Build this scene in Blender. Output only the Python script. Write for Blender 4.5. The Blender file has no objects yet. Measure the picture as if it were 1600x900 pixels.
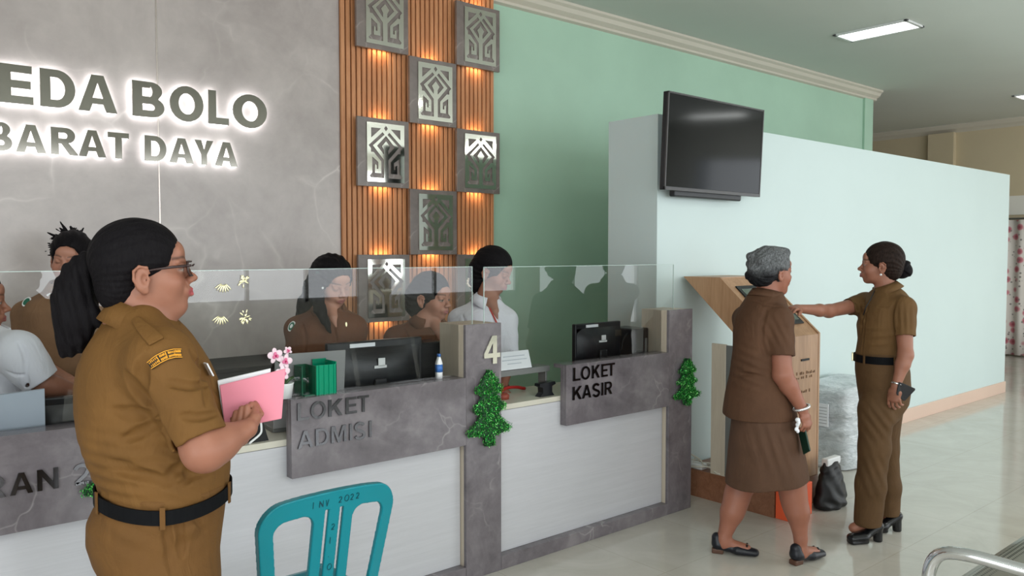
import bpy, bmesh, math, random
import numpy as np
from mathutils import Vector, Matrix
random.seed(7)
SC = bpy.context.scene
COL = SC.collection

# ---------------------------------------------------------------- camera
FPX = 1260.0
CAMH = 1.52
YAW = math.atan2(1480, FPX)          # angle from the view axis to the wall direction +X
PITCH = math.atan(55 / FPX)
cam_d = bpy.data.cameras.new('camera')
cam = bpy.data.objects.new('camera', cam_d)
COL.objects.link(cam)
cam_d.sensor_width = 36.0
cam_d.lens = 36.0 * FPX / 1600.0
cam_d.clip_start = 0.05
cam.location = (0, 0, CAMH)
cam.rotation_euler = (math.pi / 2 - PITCH, 0, YAW - math.pi / 2)
SC.camera = cam

# ---------------------------------------------------------------- view and world
SC.view_settings.view_transform = 'Standard'
SC.view_settings.look = 'None'
SC.view_settings.gamma = 1.0
SC.view_settings.use_curve_mapping = False
SC.view_settings.exposure = -0.17
SC.cycles.use_denoising = True
SC.cycles.max_bounces = 10
SC.cycles.transparent_max_bounces = 12
SC.cycles.sample_clamp_indirect = 6.0
SC.cycles.caustics_reflective = False
SC.cycles.caustics_refractive = False
world = bpy.data.worlds.new('world')
SC.world = world
world.use_nodes = True
bgn = world.node_tree.nodes['Background']
bgn.inputs[0].default_value = (0.80, 0.90, 1.0, 1)
bgn.inputs[1].default_value = 1.6

def area(name, loc, rot, sx, sy, power, col=(1, 1, 1), spread=180):
    l = bpy.data.lights.new(name, 'AREA')
    l.shape = 'RECTANGLE'; l.size = sx; l.size_y = sy; l.energy = power; l.color = col
    l.spread = math.radians(spread)
    o = bpy.data.objects.new(name, l); COL.objects.link(o)
    o.location = loc; o.rotation_euler = rot
    return o

# the room: front wall at Y=4.7, rear wall with the windows at Y=-5
XL, XR, YB, YW, ZC = -3.2, 13.4, -5.0, 4.7, 3.5
XG = 9.8                               # end of the green wall
REAR_WINDOWS = [(-2.6, 2.6, .8, 3.15), (.5, 2.6, .8, 3.15), (3.6, 2.7, .8, 3.15), (6.8, 2.7, .8, 3.15), (10.0, 2.8, .05, 3.15)]
for i, (x0, w, z0, z1) in enumerate(REAR_WINDOWS):
    area('window_daylight', (x0 + w / 2, YB - .12, (z0 + z1) / 2), (math.pi / 2, 0, 0), w, z1 - z0, [105, 105, 100, 90, 90][i], (.95, .98, 1.0))
area('entrance_daylight', (XR + .4, -2.4, 1.5), (math.pi / 2, 0, math.pi / 2), 3.2, 2.6, 60, (.95, .98, 1.0))
area('left_entrance_daylight', (XL - .3, -1.0, 1.45), (math.pi / 2, 0, -math.pi / 2), 4.4, 2.7, 125, (.97, .99, 1.0))
for x in (-2.2, .5, 5.9, 9.4, 12.4):
    for y in (-2.9, -.3):
        area('ceiling_fill', (x, y, ZC - .01), (0, 0, 0), .3, 1.2, 27, (.97, 1.0, .98))  # unseen area lights under the ceiling, added as fill, without fixtures

# ---------------------------------------------------------------- helpers
def lin(r, g, b):
    f = lambda c: ((c / 255 + .055) / 1.055) ** 2.4 if c / 255 > .04045 else c / 255 / 12.92
    return (f(r), f(g), f(b), 1.0)

def tag(o, label=None, cat=None, group=None, kind=None):
    if label: o['label'] = label
    if cat: o['category'] = cat
    if group: o['group'] = group
    if kind: o['kind'] = kind
    return o

def empty(name, loc=(0, 0, 0), rz=0.0, label=None, cat=None, group=None, kind=None):
    o = bpy.data.objects.new(name, None); COL.objects.link(o)
    o.empty_display_size = .05
    o.location = loc; o.rotation_euler = (0, 0, rz)
    return tag(o, label, cat, group, kind)

def link(name, me, mat=None, parent=None):
    o = bpy.data.objects.new(name, me); COL.objects.link(o)
    if mat is not None:
        for m in (mat if isinstance(mat, (list, tuple)) else [mat]): me.materials.append(m)
    if parent is not None: o.parent = parent
    return o

def new_mat(name, base=(.8, .8, .8, 1), rough=.5, metal=0.0, spec=.5, coat=0.0, sheen=0.0, emis=None, es=0.0, trans=0.0, ior=1.45):
    m = bpy.data.materials.new(name); m.use_nodes = True
    b = m.node_tree.nodes['Principled BSDF']
    b.inputs['Base Color'].default_value = base
    b.inputs['Roughness'].default_value = rough
    b.inputs['Metallic'].default_value = metal
    b.inputs['Specular IOR Level'].default_value = spec
    b.inputs['Coat Weight'].default_value = coat
    b.inputs['Sheen Weight'].default_value = sheen
    b.inputs['Transmission Weight'].default_value = trans
    b.inputs['IOR'].default_value = ior
    if emis: b.inputs['Emission Color'].default_value = emis; b.inputs['Emission Strength'].default_value = es
    return m

class NT:
    """small node graph helper"""
    def __init__(s, m): s.m = m; s.t = m.node_tree; s.b = s.t.nodes['Principled BSDF']
    def n(s, kind, **kw):
        nd = s.t.nodes.new(kind)
        for k, v in kw.items():
            if k.startswith('_'): setattr(nd, k[1:], v)
            else:
                key = k.replace('__', ' ')
                nd.inputs[int(key[1:]) if key[0] == 'i' and key[1:].isdigit() else key].default_value = v
        return nd
    def l(s, a, b): s.t.links.new(a, b)
    def coords(s, scale=(1, 1, 1), kind='Object', rot=(0, 0, 0)):
        tc = s.n('ShaderNodeTexCoord'); mp = s.n('ShaderNodeMapping')
        mp.inputs['Scale'].default_value = scale; mp.inputs['Rotation'].default_value = rot
        s.l(tc.outputs[kind], mp.inputs['Vector']); return mp.outputs['Vector']
    def noise(s, vec, scale=5, detail=4, rough=.5, dist=0):
        nd = s.n('ShaderNodeTexNoise', Scale=scale, Detail=detail, Roughness=rough, Distortion=dist)
        s.l(vec, nd.inputs['Vector']); return nd
    def ramp(s, fac, stops):
        r = s.n('ShaderNodeValToRGB')
        e = r.color_ramp.elements
        while len(e) < len(stops): e.new(.5)
        for i, (p, c) in enumerate(stops):
            e[i].position = p; e[i].color = c if len(c) == 4 else (*c, 1)
        s.l(fac, r.inputs['Fac']); return r.outputs['Color']
    def mix(s, fac, a, b, mode='MIX'):
        nd = s.n('ShaderNodeMix', _data_type='RGBA', _blend_type=mode)
        for src, key in ((fac, 0), (a, 6), (b, 7)):
            if hasattr(src, 'links'): s.l(src, nd.inputs[key])
            elif isinstance(src, (int, float)): nd.inputs[key].default_value = src
            else: nd.inputs[key].default_value = src
        return nd.outputs[2]
    def math(s, op, a, b=0.0):
        nd = s.n('ShaderNodeMath', _operation=op)
        for v, i in ((a, 0), (b, 1)):
            if hasattr(v, 'links'): s.l(v, nd.inputs[i])
            else: nd.inputs[i].default_value = v
        return nd.outputs[0]
    def bump(s, h, strength=.2, dist=.01):
        nd = s.n('ShaderNodeBump', Strength=strength, Distance=dist)
        s.l(h, nd.inputs['Height']); s.l(nd.outputs[0], s.b.inputs['Normal'])
    def col(s, c): s.l(c, s.b.inputs['Base Color'])

def marble_mat(name, dark, mid, light, vein, rough=.22, scale=1.0, veins=.6, tile=None):
    m = new_mat(name, rough=rough); t = NT(m)
    v = t.coords(kind='Object')
    cl = t.noise(v, 1.7 * scale, 8, .62, .6)
    fine = t.noise(v, 9 * scale, 6, .6, .3)
    f = t.mix(.28, cl.outputs['Fac'], fine.outputs['Fac'])
    c = t.ramp(f, [(.32, dark), (.5, mid), (.68, light)])
    # thin light veins: the edges of a warped cell pattern, broken up by a mask
    w = t.noise(v, 2.2 * scale, 3, .5, 0)
    add = t.n('ShaderNodeVectorMath', _operation='MULTIPLY_ADD')
    t.l(w.outputs['Color'], add.inputs[0]); add.inputs[1].default_value = (.32, .32, .32); t.l(v, add.inputs[2])
    vo = t.n('ShaderNodeTexVoronoi', _feature='DISTANCE_TO_EDGE', Scale=1.9 * scale)
    t.l(add.outputs[0], vo.inputs['Vector'])
    line = t.ramp(vo.outputs['Distance'], [(0.0, (1, 1, 1)), (.012, (.35, .35, .35)), (.03, (0, 0, 0))])
    mk = t.noise(v, 1.3 * scale, 4, .6, .4)
    mask = t.ramp(mk.outputs['Fac'], [(.48, (0, 0, 0)), (.66, (veins, veins, veins))])
    fac = t.mix(1.0, line, mask, 'MULTIPLY')
    c = t.mix(fac, c, vein)
    t.col(c)
    return m

def wood_mat(name, c0, c1, rough=.45, scale=(14, 14, 1.2), bump=.05):
    m = new_mat(name, rough=rough); t = NT(m)
    v = t.coords(scale=scale)
    n1 = t.noise(v, 2.2, 6, .65, .8); n2 = t.noise(v, 14, 3, .5, .2)
    f = t.mix(.3, n1.outputs['Fac'], n2.outputs['Fac'])
    t.col(t.ramp(f, [(.33, c0), (.66, c1)]))
    t.bump(n2.outputs['Fac'], bump, .004)
    return m

def paint_mat(name, c, rough=.55, var=.06, spec=.4):
    m = new_mat(name, rough=rough, spec=spec); t = NT(m)
    n1 = t.noise(t.coords(), .8, 5, .55)
    lo = tuple(x * (1 - var) for x in c[:3]) + (1,); hi = tuple(min(1, x * (1 + var)) for x in c[:3]) + (1,)
    t.col(t.ramp(n1.outputs['Fac'], [(.35, lo), (.65, hi)]))
    n2 = t.noise(t.coords(), 90, 2, .5); t.bump(n2.outputs['Fac'], .03, .002)
    return m

M = {}
M['marble_wall'] = marble_mat('marble_wall', lin(158, 149, 145), lin(174, 165, 161), lin(190, 181, 176), lin(214, 207, 201), .28, 1.0, .6)
M['marble_dark'] = marble_mat('marble_counter', lin(86, 81, 84), lin(108, 102, 106), lin(130, 124, 127), lin(186, 180, 180), .18, 2.0, .45)
M['marble_panel'] = marble_mat('marble_panel', lin(104, 94, 90), lin(124, 114, 109), lin(142, 132, 126), lin(205, 196, 190), .3, 1.6, .5)
M['slat'] = wood_mat('slat_wood', lin(170, 112, 72), lin(204, 146, 102), .5, (6, 6, .7))
M['slat_back'] = new_mat('slat_backing', lin(78, 46, 28), .8)
M['kiosk_wood'] = wood_mat('kiosk_wood', lin(158, 120, 88), lin(186, 148, 114), .4, (10, 10, .8))
M['kiosk_base'] = wood_mat('kiosk_base_wood', lin(120, 78, 56), lin(150, 104, 78), .4, (1.2, 10, 10))
M['green_wall'] = paint_mat('green_wall_paint', lin(172, 204, 182), .5)
M['pale_wall'] = paint_mat('pale_wall_paint', lin(199, 214, 213), .45, .02)
M['ceiling'] = paint_mat('ceiling_paint', lin(212, 216, 210), .7, .02)
M['beige_wall'] = paint_mat('beige_wall_paint', lin(205, 190, 160), .6, .04)
M['white_wall'] = paint_mat('white_wall_paint', lin(214, 214, 206), .6, .02)
M['cornice'] = paint_mat('cornice_plaster', lin(205, 198, 184), .6, .02)
M['base_pink'] = paint_mat('baseboard_tile', lin(214, 186, 170), .3, .03)
M['counter_white'] = wood_mat('counter_white_panel', lin(184, 184, 188), lin(193, 193, 197), .3, (1.0, 20, 22), .01)
M['cream'] = wood_mat('counter_cream_panel', lin(186, 174, 156), lin(200, 188, 170), .4, (10, 10, 1.0), .01)
M['worktop'] = paint_mat('worktop_laminate', lin(200, 196, 182), .3, .02)
M['black'] = new_mat('black_plastic', lin(22, 24, 28), .35)
M['black_matte'] = new_mat('black_matte', lin(16, 16, 18), .6)
M['screen'] = new_mat('screen_glass', lin(10, 11, 12), .08, spec=.22)
M['grey_metal'] = new_mat('grey_metal', lin(120, 122, 120), .4, .3)
M['chrome'] = new_mat('chrome', (.72, .73, .75, 1), .12, 1.0)
M['gold_mirror'] = new_mat('mirror_steel', (.80, .79, .72, 1), .06, 1.0)
M['letter_mirror'] = new_mat('letter_steel', (.20, .19, .165, 1), .10, 1.0)
M['letter_dark'] = new_mat('counter_letter_steel', (.14, .14, .15, 1), .16, 1.0)
M['white_plastic'] = new_mat('white_plastic', lin(225, 226, 226), .35)
M['paper'] = new_mat('paper', lin(232, 234, 238), .8)
M['teal'] = new_mat('teal_plastic', lin(0, 122, 134), .32)
M['green_acrylic'] = new_mat('green_acrylic', lin(0, 140, 104), .18)
M['dark_green'] = new_mat('green_acrylic_side', lin(20, 86, 60), .25)
M['red'] = new_mat('red_plastic', lin(176, 40, 34), .5)
M['blue'] = new_mat('blue_plastic', lin(60, 110, 180), .4)
M['orange'] = new_mat('orange_paint', lin(228, 92, 52), .45)
M['led'] = new_mat('led_white', (1, 1, 1, 1), .5, emis=(.93, .96, 1, 1), es=9.0)
M['tube'] = new_mat('ceiling_tube', (1, 1, 1, 1), .5, emis=(.95, 1, .97, 1), es=5.0)
M['cable'] = new_mat('white_cable', lin(205, 200, 186), .5)
M['pink_petal'] = new_mat('petal_pink', lin(226, 120, 160), .6)
M['pale_petal'] = new_mat('petal_white', lin(240, 214, 224), .6)
M['magenta'] = new_mat('petal_core', lin(190, 30, 90), .6)
M['leaf'] = new_mat('leaf_green', lin(58, 84, 46), .5)

def glass_mat(name, tint, alpha=.06):
    m = bpy.data.materials.new(name); m.use_nodes = True
    nt = m.node_tree; nt.nodes.clear()
    out = nt.nodes.new('ShaderNodeOutputMaterial'); mx = nt.nodes.new('ShaderNodeMixShader')
    tr = nt.nodes.new('ShaderNodeBsdfTransparent'); gl = nt.nodes.new('ShaderNodeBsdfGlossy')
    fr = nt.nodes.new('ShaderNodeFresnel'); fr.inputs['IOR'].default_value = 1.52
    tr.inputs['Color'].default_value = tint; gl.inputs['Roughness'].default_value = .0
    ml = nt.nodes.new('ShaderNodeMath'); ml.operation = 'MULTIPLY_ADD'; ml.inputs[1].default_value = .8; ml.inputs[2].default_value = alpha
    nt.links.new(fr.outputs[0], ml.inputs[0]); nt.links.new(ml.outputs[0], mx.inputs[0])
    nt.links.new(tr.outputs[0], mx.inputs[1]); nt.links.new(gl.outputs[0], mx.inputs[2]); nt.links.new(mx.outputs[0], out.inputs[0])
    return m
M['glass'] = glass_mat('clear_glass', (.95, .97, .965, 1), .015)
M['glass_edge'] = new_mat('glass_edge', lin(190, 210, 205), .15)

# floor: large glossy cream tiles
def floor_mat():
    m = new_mat('floor_tile', rough=.10, spec=.55); t = NT(m)
    v = t.coords()
    br = t.n('ShaderNodeTexBrick', _offset=0.0, Scale=1.0)
    br.inputs['Mortar Size'].default_value = .0022; br.inputs['Brick Width'].default_value = .6; br.inputs['Row Height'].default_value = .6
    br.inputs['Color1'].default_value = lin(186, 182, 172); br.inputs['Color2'].default_value = lin(192, 188, 178); br.inputs['Mortar'].default_value = lin(160, 155, 140)
    t.l(v, br.inputs['Vector'])
    n = t.noise(v, 2.4, 7, .65, 1.2)
    t.col(t.mix(.5, br.outputs['Color'], t.ramp(n.outputs['Fac'], [(.3, lin(176, 172, 160)), (.7, lin(204, 200, 192))])))
    return m
M['floor'] = floor_mat()

# ---- mesh building
def bm_new(): return bmesh.new()
def bm_box(bm, lo, hi, bev=0.0, mi=0, seg=2):
    lo = Vector(lo); hi = Vector(hi)
    r = bmesh.ops.create_cube(bm, size=1.0)
    c = (lo + hi) / 2; s = hi - lo
    for v in r['verts']: v.co = Vector((v.co.x * s.x + c.x, v.co.y * s.y + c.y, v.co.z * s.z + c.z))
    fs = {f for v in r['verts'] for f in v.link_faces}
    for f in fs: f.material_index = mi
    if bev > 0:
        es = {e for f in fs for e in f.edges}
        bmesh.ops.bevel(bm, geom=list(es), offset=bev, segments=seg, profile=.5, affect='EDGES')
def bm_prism(bm, pts, axis, a0, a1, mi=0):
    """extrude a 2D polygon along an axis; pts are in the other two axes in xyz order"""
    def mk(p, a):
        if axis == 0: return (a, p[0], p[1])
        if axis == 1: return (p[0], a, p[1])
        return (p[0], p[1], a)
    v0 = [bm.verts.new(mk(p, a0)) for p in pts]; v1 = [bm.verts.new(mk(p, a1)) for p in pts]
    n = len(pts); fs = [bm.faces.new(v0), bm.faces.new(v1[::-1])]
    for i in range(n): fs.append(bm.faces.new((v0[i], v1[i], v1[(i + 1) % n], v0[(i + 1) % n])))
    for f in fs: f.material_index = mi
    bmesh.ops.recalc_face_normals(bm, faces=fs)
def bm_tube(bm, pts, r, seg=10, cap=True, mi=0, closed=False):
    pts = [Vector(p) for p in pts]; n = len(pts)
    rs = r if isinstance(r, (list, tuple)) else [r] * n
    rings = []; up = Vector((0, 0, 1)); prev = None
    for i, p in enumerate(pts):
        if closed: d = (pts[(i + 1) % n] - pts[i - 1])
        else: d = pts[min(i + 1, n - 1)] - pts[max(i - 1, 0)]
        d.normalize()
        if prev is None:
            a = d.orthogonal().normalized()
        else:
            a = (prev - d * prev.dot(d)).normalized()
        prev = a; b = d.cross(a)
        rings.append([bm.verts.new(p + (a * math.cos(2 * math.pi * k / seg) + b * math.sin(2 * math.pi * k / seg)) * rs[i]) for k in range(seg)])
    m = n if closed else n - 1
    for i in range(m):
        A, B = rings[i], rings[(i + 1) % n]
        for k in range(seg):
            f = bm.faces.new((A[k], A[(k + 1) % seg], B[(k + 1) % seg], B[k])); f.smooth = True; f.material_index = mi
    if cap and not closed:
        bm.faces.new(rings[0][::-1]).material_index = mi; bm.faces.new(rings[-1]).material_index = mi
def bm_lathe(bm, prof, c=(0, 0, 0), seg=28, mi=0):
    rings = []
    for r, z in prof:
        rings.append([bm.verts.new((c[0] + r * math.cos(2 * math.pi * k / seg), c[1] + r * math.sin(2 * math.pi * k / seg), c[2] + z)) for k in range(seg)])
    for A, B in zip(rings, rings[1:]):
        for k in range(seg):
            f = bm.faces.new((A[k], A[(k + 1) % seg], B[(k + 1) % seg], B[k])); f.smooth = True; f.material_index = mi
    bm.faces.new(rings[0][::-1]).material_index = mi; bm.faces.new(rings[-1]).material_index = mi
def done(name, bm, mat, parent=None, loc=None, smooth=False):
    me = bpy.data.meshes.new(name)
    bmesh.ops.recalc_face_normals(bm, faces=bm.faces[:])
    bm.to_mesh(me); bm.free()
    if smooth:
        for p in me.polygons: p.use_smooth = True
    o = link(name, me, mat, parent)
    if loc is not None: o.location = loc
    return o
def box(name, lo, hi, mat, parent=None, bev=0.0, **kw):
    bm = bm_new(); bm_box(bm, lo, hi, bev); o = done(name, bm, mat, parent)
    return tag(o, **kw) if kw else o
def bez(ps, n=20):
    """smooth curve through control points (Catmull-Rom)"""
    P = [Vector(p) for p in ps]; P = [P[0] * 2 - P[1]] + P + [P[-1] * 2 - P[-2]]
    out = []
    m = len(P) - 3
    for i in range(m):
        for k in range(n // m + (1 if i == m - 1 else 0) + 1 if i == m - 1 else n // m):
            t = k / max(1, (n // m))
            a, b, c, d = P[i:i + 4]
            out.append(.5 * ((2 * b) + (c - a) * t + (2 * a - 5 * b + 4 * c - d) * t * t + (3 * b - a - 3 * c + d) * t ** 3))
    return out

# 2D outlines with holes -> extruded mesh (lettering, motifs)
def outline_mesh(name, loops, depth, bev=0.0):
    cu = bpy.data.curves.new(name, 'CURVE'); cu.dimensions = '2D'; cu.fill_mode = 'BOTH'; cu.extrude = depth / 2; cu.bevel_depth = bev
    for lp in loops:
        sp = cu.splines.new('POLY'); sp.points.add(len(lp) - 1)
        for i, (x, y) in enumerate(lp): sp.points[i].co = (x, y, 0, 1)
        sp.use_cyclic_u = True
    o = bpy.data.objects.new(name, cu); COL.objects.link(o)
    dg = bpy.context.evaluated_depsgraph_get()
    me = bpy.data.meshes.new_from_object(o.evaluated_get(dg))
    bpy.data.objects.remove(o); bpy.data.curves.remove(cu)
    me.name = name
    return me

def arc(cx, cy, rx, ry, a0, a1, n=14):
    return [(cx + rx * math.cos(math.radians(a0 + (a1 - a0) * i / n)), cy + ry * math.sin(math.radians(a0 + (a1 - a0) * i / n))) for i in range(n + 1)]
def stroke(path, w):
    L, R_ = [], []
    n = len(path)
    for i in range(n):
        p = Vector(path[i]); a = Vector(path[max(i - 1, 0)]); b = Vector(path[min(i + 1, n - 1)])
        d = (b - a).normalized(); nn = Vector((-d.y, d.x)) * w / 2
        L.append(tuple(p + nn)); R_.append(tuple(p - nn))
    return L + R_[::-1]
def glyph(ch, w=.2):
    """outlines of a bold sans capital of height 1; returns (loops, advance)"""
    if ch == 'I': return [[(0, 0), (w, 0), (w, 1), (0, 1)]], w
    if ch == 'L': return [[(0, 0), (.62, 0), (.62, w * .85), (w, w * .85), (w, 1), (0, 1)]], .62
    if ch == 'E':
        h = w * .85
        return [[(0, 0), (.68, 0), (.68, h), (w, h), (w, .5 - h / 2), (.63, .5 - h / 2), (.63, .5 + h / 2), (w, .5 + h / 2), (w, 1 - h), (.66, 1 - h), (.66, 1), (0, 1)]], .68
    if ch == 'T': return [[(.37 - w / 2, 0), (.37 + w / 2, 0), (.37 + w / 2, 1 - w * .85), (.74, 1 - w * .85), (.74, 1), (0, 1), (0, 1 - w * .85), (.37 - w / 2, 1 - w * .85)]], .74
    if ch == 'A':
        hw = w * .58; c = .44
        return [[(0, 0), (w * 1.05, 0), (w * 1.05 + .07, .21), (.88 - w * 1.05 - .07, .21), (.88 - w * 1.05, 0), (.88, 0), (c + hw, 1), (c - hw, 1)],
                [(c, .80), (.305 - (.2 - w) * .35, .37), (.575 + (.2 - w) * .35, .37)]], .88
    if ch == 'O':
        return [arc(.46, .5, .46, .52, 0, 345, 23), arc(.46, .5, .46 - w, .52 - w * .9, 0, 345, 23)], .92
    if ch == 'D':
        return [[(0, 0), (.38, 0)] + arc(.38, .5, .42, .5, -80, 80, 12) + [(.38, 1), (0, 1)],
                [(w, w * .85), (.36, w * .85)] + arc(.36, .5, .44 - w, .5 - w * .85, -80, 80, 12) + [(.36, 1 - w * .85), (w, 1 - w * .85)]], .80
    if ch == 'B':
        h = w * .8
        return [[(0, 0), (.46, 0)] + arc(.46, .28, .30, .28, -80, 60, 9) + arc(.44, .75, .27, .25, -40, 80, 9) + [(.44, 1), (0, 1)],
                [(w, h), (.44, h)] + arc(.44, .28, .30 - w * .9, .28 - h, -80, 80, 8) + [(.44, .56 - h), (w, .56 - h)][::1],
                [(w, .56 + .02), (.42, .58)] + arc(.42, .71 + .02, .27 - w * .9, .14, -80, 80, 8) + [(.42, 1 - h + .01), (w, 1 - h + .01)]], .77
    if ch == 'R':
        h = w * .8
        return [[(0, 0), (w, 0), (w, .41), (.32, .41), (.58, 0), (.58 + w * 1.2, 0), (.54, .44)] + arc(.46, .71, .29, .29, -62, 84, 10) + [(.44, 1), (0, 1)],
                [(w, .41 + h), (.42, .41 + h)] + arc(.42, .705, .30 - w * .9, .27 - h + .025, -80, 80, 8) + [(.42, 1 - h), (w, 1 - h)]], .82
    if ch == 'K': return [[(0, 0), (w, 0), (w, .32), (.32, .46), (.58, 0), (.58 + w * 1.25, 0), (.45, .60), (.80, 1), (.80 - w * 1.25, 1), (w, .57), (w, 1), (0, 1)]], .84
    if ch == 'N': return [[(0, 0), (w * .95, 0), (w * .95, .66), (.78 - w, 0), (.78, 0), (.78, 1), (.78 - w * .95, 1), (.78 - w * .95, .34), (w, 1), (0, 1)]], .78
    if ch == 'M': return [[(0, 0), (w * .9, 0), (w * .9, .74), (.46 - w * .42, 0), (.46 + w * .42, 0), (.92 - w * .9, .74), (.92 - w * .9, 0), (.92, 0), (.92, 1), (.92 - w * 1.4, 1), (.46, .30), (w * 1.4, 1), (0, 1)]], .92
    if ch == 'Y': return [[(.41 - w / 2, 0), (.41 + w / 2, 0), (.41 + w / 2, .42), (.82, 1), (.82 - w * 1.2, 1), (.41, .60), (w * 1.2, 1), (0, 1), (.41 - w / 2, .42)]], .82
    if ch == 'S':
        r = .25 - w * .22
        path = arc(.38, .74, .27, r, 25, 180, 10) + arc(.38, .74, .27, r, 195, 262, 4) + arc(.38, .26, .28, r, 82, 0, 5) + arc(.38, .26, .28, r, -12, -165, 10)
        return [stroke(path, w)], .76
    if ch == '2':
        path = arc(.36, .70, .26, .22, 170, -20, 10) + [(.50, .44), (.30, .26), (.13, .09)]
        return [stroke(path, w) , ], .70
    if ch == '4': return [[(.40, 0), (.40 + w, 0), (.40 + w, .22), (.74, .22), (.74, .22 + w * .85), (.40 + w, .22 + w * .85), (.40 + w, 1), (.40 - w * .15, 1), (0, .22 + w * .85), (0, .22), (.40, .22)],
                          [(.18, .22 + w * .85), (.40, .22 + w * .85), (.40, .74)]], .76
    return [[(0, 0), (w, 0), (w, w), (0, w)]], w

def lettering(word, x0, y, z0, h, stretch, w, depth, mat, parent, gap=.12, space=.38, back=None, slopes=None):
    """letters facing -Y, baseline at z0, left edge at x0; each one a part"""
    x = x0
    for ch in word:
        if ch == ' ': x += space * h * stretch; continue
        loops, adv = glyph(ch, w)
        loops = [[(px * h * stretch, py * h) for px, py in lp] for lp in loops]
        if ch == '2':
            pass
        me = outline_mesh('letter', loops, depth)
        o = link('number' if ch.isdigit() else 'letter', me, mat, parent)
        o.location = (x, y, z0); o.rotation_euler = (math.pi / 2, 0, 0)
        if ch == '2':
            me2 = outline_mesh('foot', [[(0.10 * h * stretch, 0), (.66 * h * stretch, 0), (.66 * h * stretch, .85 * w * h), (.10 * h * stretch, .85 * w * h)]], depth)
            bm = bm_new(); bm.from_mesh(me); bm.from_mesh(me2); bm.to_mesh(me); bm.free()
        if back:
            bme = outline_mesh('backlight', loops, .003)
            b = link('backlight', bme, back, o)
            b.location = (0, 0, -(depth / 2 + .004))
        x += (adv + gap) * h * stretch
    return x

# ================================================================ the room
bm = bm_new(); bm_box(bm, (XL - .2, YB - .2, -.1), (XR + .2, 9.0, 0)); done('floor', bm, M['floor']); tag(bpy.data.objects['floor'], kind='structure')
bm = bm_new(); bm_box(bm, (XL - .2, YB - .2, ZC), (XR + .2, 9.0, ZC + .1)); tag(done('ceiling', bm, M['ceiling']), kind='structure')
# front wall (green) behind the counter, its returns and the space beyond
bm = bm_new(); bm_box(bm, (XL, YW + .04, 0), (XG, YW + .22, ZC)); bm_box(bm, (XG - .19, YW + .015, 0), (XG + .02, YW + .24, ZC)); tag(done('wall_front', bm, M['green_wall']), kind='structure')
bm = bm_new(); bm_box(bm, (XL, YW, 0), (1.423, YW + .04, ZC)); bm_box(bm, (1.429, YW, 0), (2.546, YW + .04, ZC)); tag(done('wall_front_marble', bm, M['marble_wall']), kind='structure')
bm = bm_new(); bm_box(bm, (1.4225, YW - .003, 0), (1.4295, YW + .03, ZC)); tag(done('trim_1', bm, new_mat('seam_strip', lin(190, 180, 172), .25, .6)), kind='structure')
bm = bm_new(); bm_box(bm, (XL - .2, YB - .2, 0), (XL, -3.2, ZC)); bm_box(bm, (XL - .2, -3.2, 2.8), (XL, 1.2, ZC)); bm_box(bm, (XL - .2, 1.2, 0), (XL, 9.0, ZC)); tag(done('wall_left', bm, M['white_wall']), kind='structure')
box('wall_far', (XR, 0.2, 0), (XR + .2, 9.0, ZC), M['beige_wall'], kind='structure')
bm = bm_new(); bm_box(bm, (XR, YB - .2, 0), (XR + .2, -4.1, ZC)); bm_box(bm, (XR, -4.1, 2.8), (XR + .2, .2, ZC)); bm_box(bm, (XR, -.7, 0), (XR + .2, .2, 2.8)); tag(done('wall_right', bm, M['white_wall']), kind='structure')
box('wall_corridor', (XL, 8.8, 0), (XR, 9.0, ZC), M['beige_wall'], kind='structure')
# rear wall with window openings
bm = bm_new(); xs = XL
for (x0, w, z0, z1) in REAR_WINDOWS:
    bm_box(bm, (xs, YB - .2, 0), (x0, YB, ZC)); bm_box(bm, (x0, YB - .2, 0), (x0 + w, YB, z0)); bm_box(bm, (x0, YB - .2, z1), (x0 + w, YB, ZC)); xs = x0 + w
bm_box(bm, (xs, YB - .2, 0), (XR, YB, ZC)); tag(done('wall_rear', bm, M['white_wall']), kind='structure')
for i, (x0, w, z0, z1) in enumerate(REAR_WINDOWS):
    bm = bm_new(); f = .05
    for a, b in (((x0, z0), (x0 + w, z0 + f)), ((x0, z1 - f), (x0 + w, z1)), ((x0, z0), (x0 + f, z1)), ((x0 + w - f, z0), (x0 + w, z1)), ((x0 + w / 3 - f / 2, z0), (x0 + w / 3 + f / 2, z1)), ((x0 + 2 * w / 3 - f / 2, z0), (x0 + 2 * w / 3 + f / 2, z1)), ((x0, z1 - .55), (x0 + w, z1 - .55 + f))):
        bm_box(bm, (a[0], YB - .09, a[1]), (b[0], YB - .03, b[1]))
    tag(done('window_%d' % (i + 1), bm, M['white_plastic']), kind='structure')
# cornices
def cornice(name, pts, axis, a0, a1):
    bm = bm_new(); bm_prism(bm, pts, axis, a0, a1); tag(done(name, bm, M['cornice']), kind='structure')
yw = YW + .04
cornice('trim_2', [(yw, ZC), (yw - .11, ZC), (yw - .11, ZC - .02), (yw - .085, ZC - .035), (yw - .07, ZC - .065), (yw - .03, ZC - .09), (yw - .03, ZC - .11), (yw, ZC - .12)], 0, 3.82, XG + .10)
cornice('trim_3', [(XR, ZC), (XR - .11, ZC), (XR - .11, ZC - .02), (XR - .07, ZC - .065), (XR - .03, ZC - .09), (XR, ZC - .12)], 1, .2, 8.8)
bm = bm_new(); bm_box(bm, (XR - .10, 5.12, 0), (XR + .01, 5.50, ZC - .12)); tag(done('trim_4', bm, M['beige_wall']), kind='structure')

# the pale partition enclosure in front of the green wall
bm = bm_new(); bm_box(bm, (3.869, 3.18, 0), (9.77, 3.584, 2.362), .002)
tag(done('wall_partition', bm, M['pale_wall']), kind='structure')
bm = bm_new(); bm_box(bm, (4.72, 3.165, 0), (9.77, 3.182, .12), .003); tag(done('baseboard_partition', bm, M['base_pink']), kind='structure')
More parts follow.
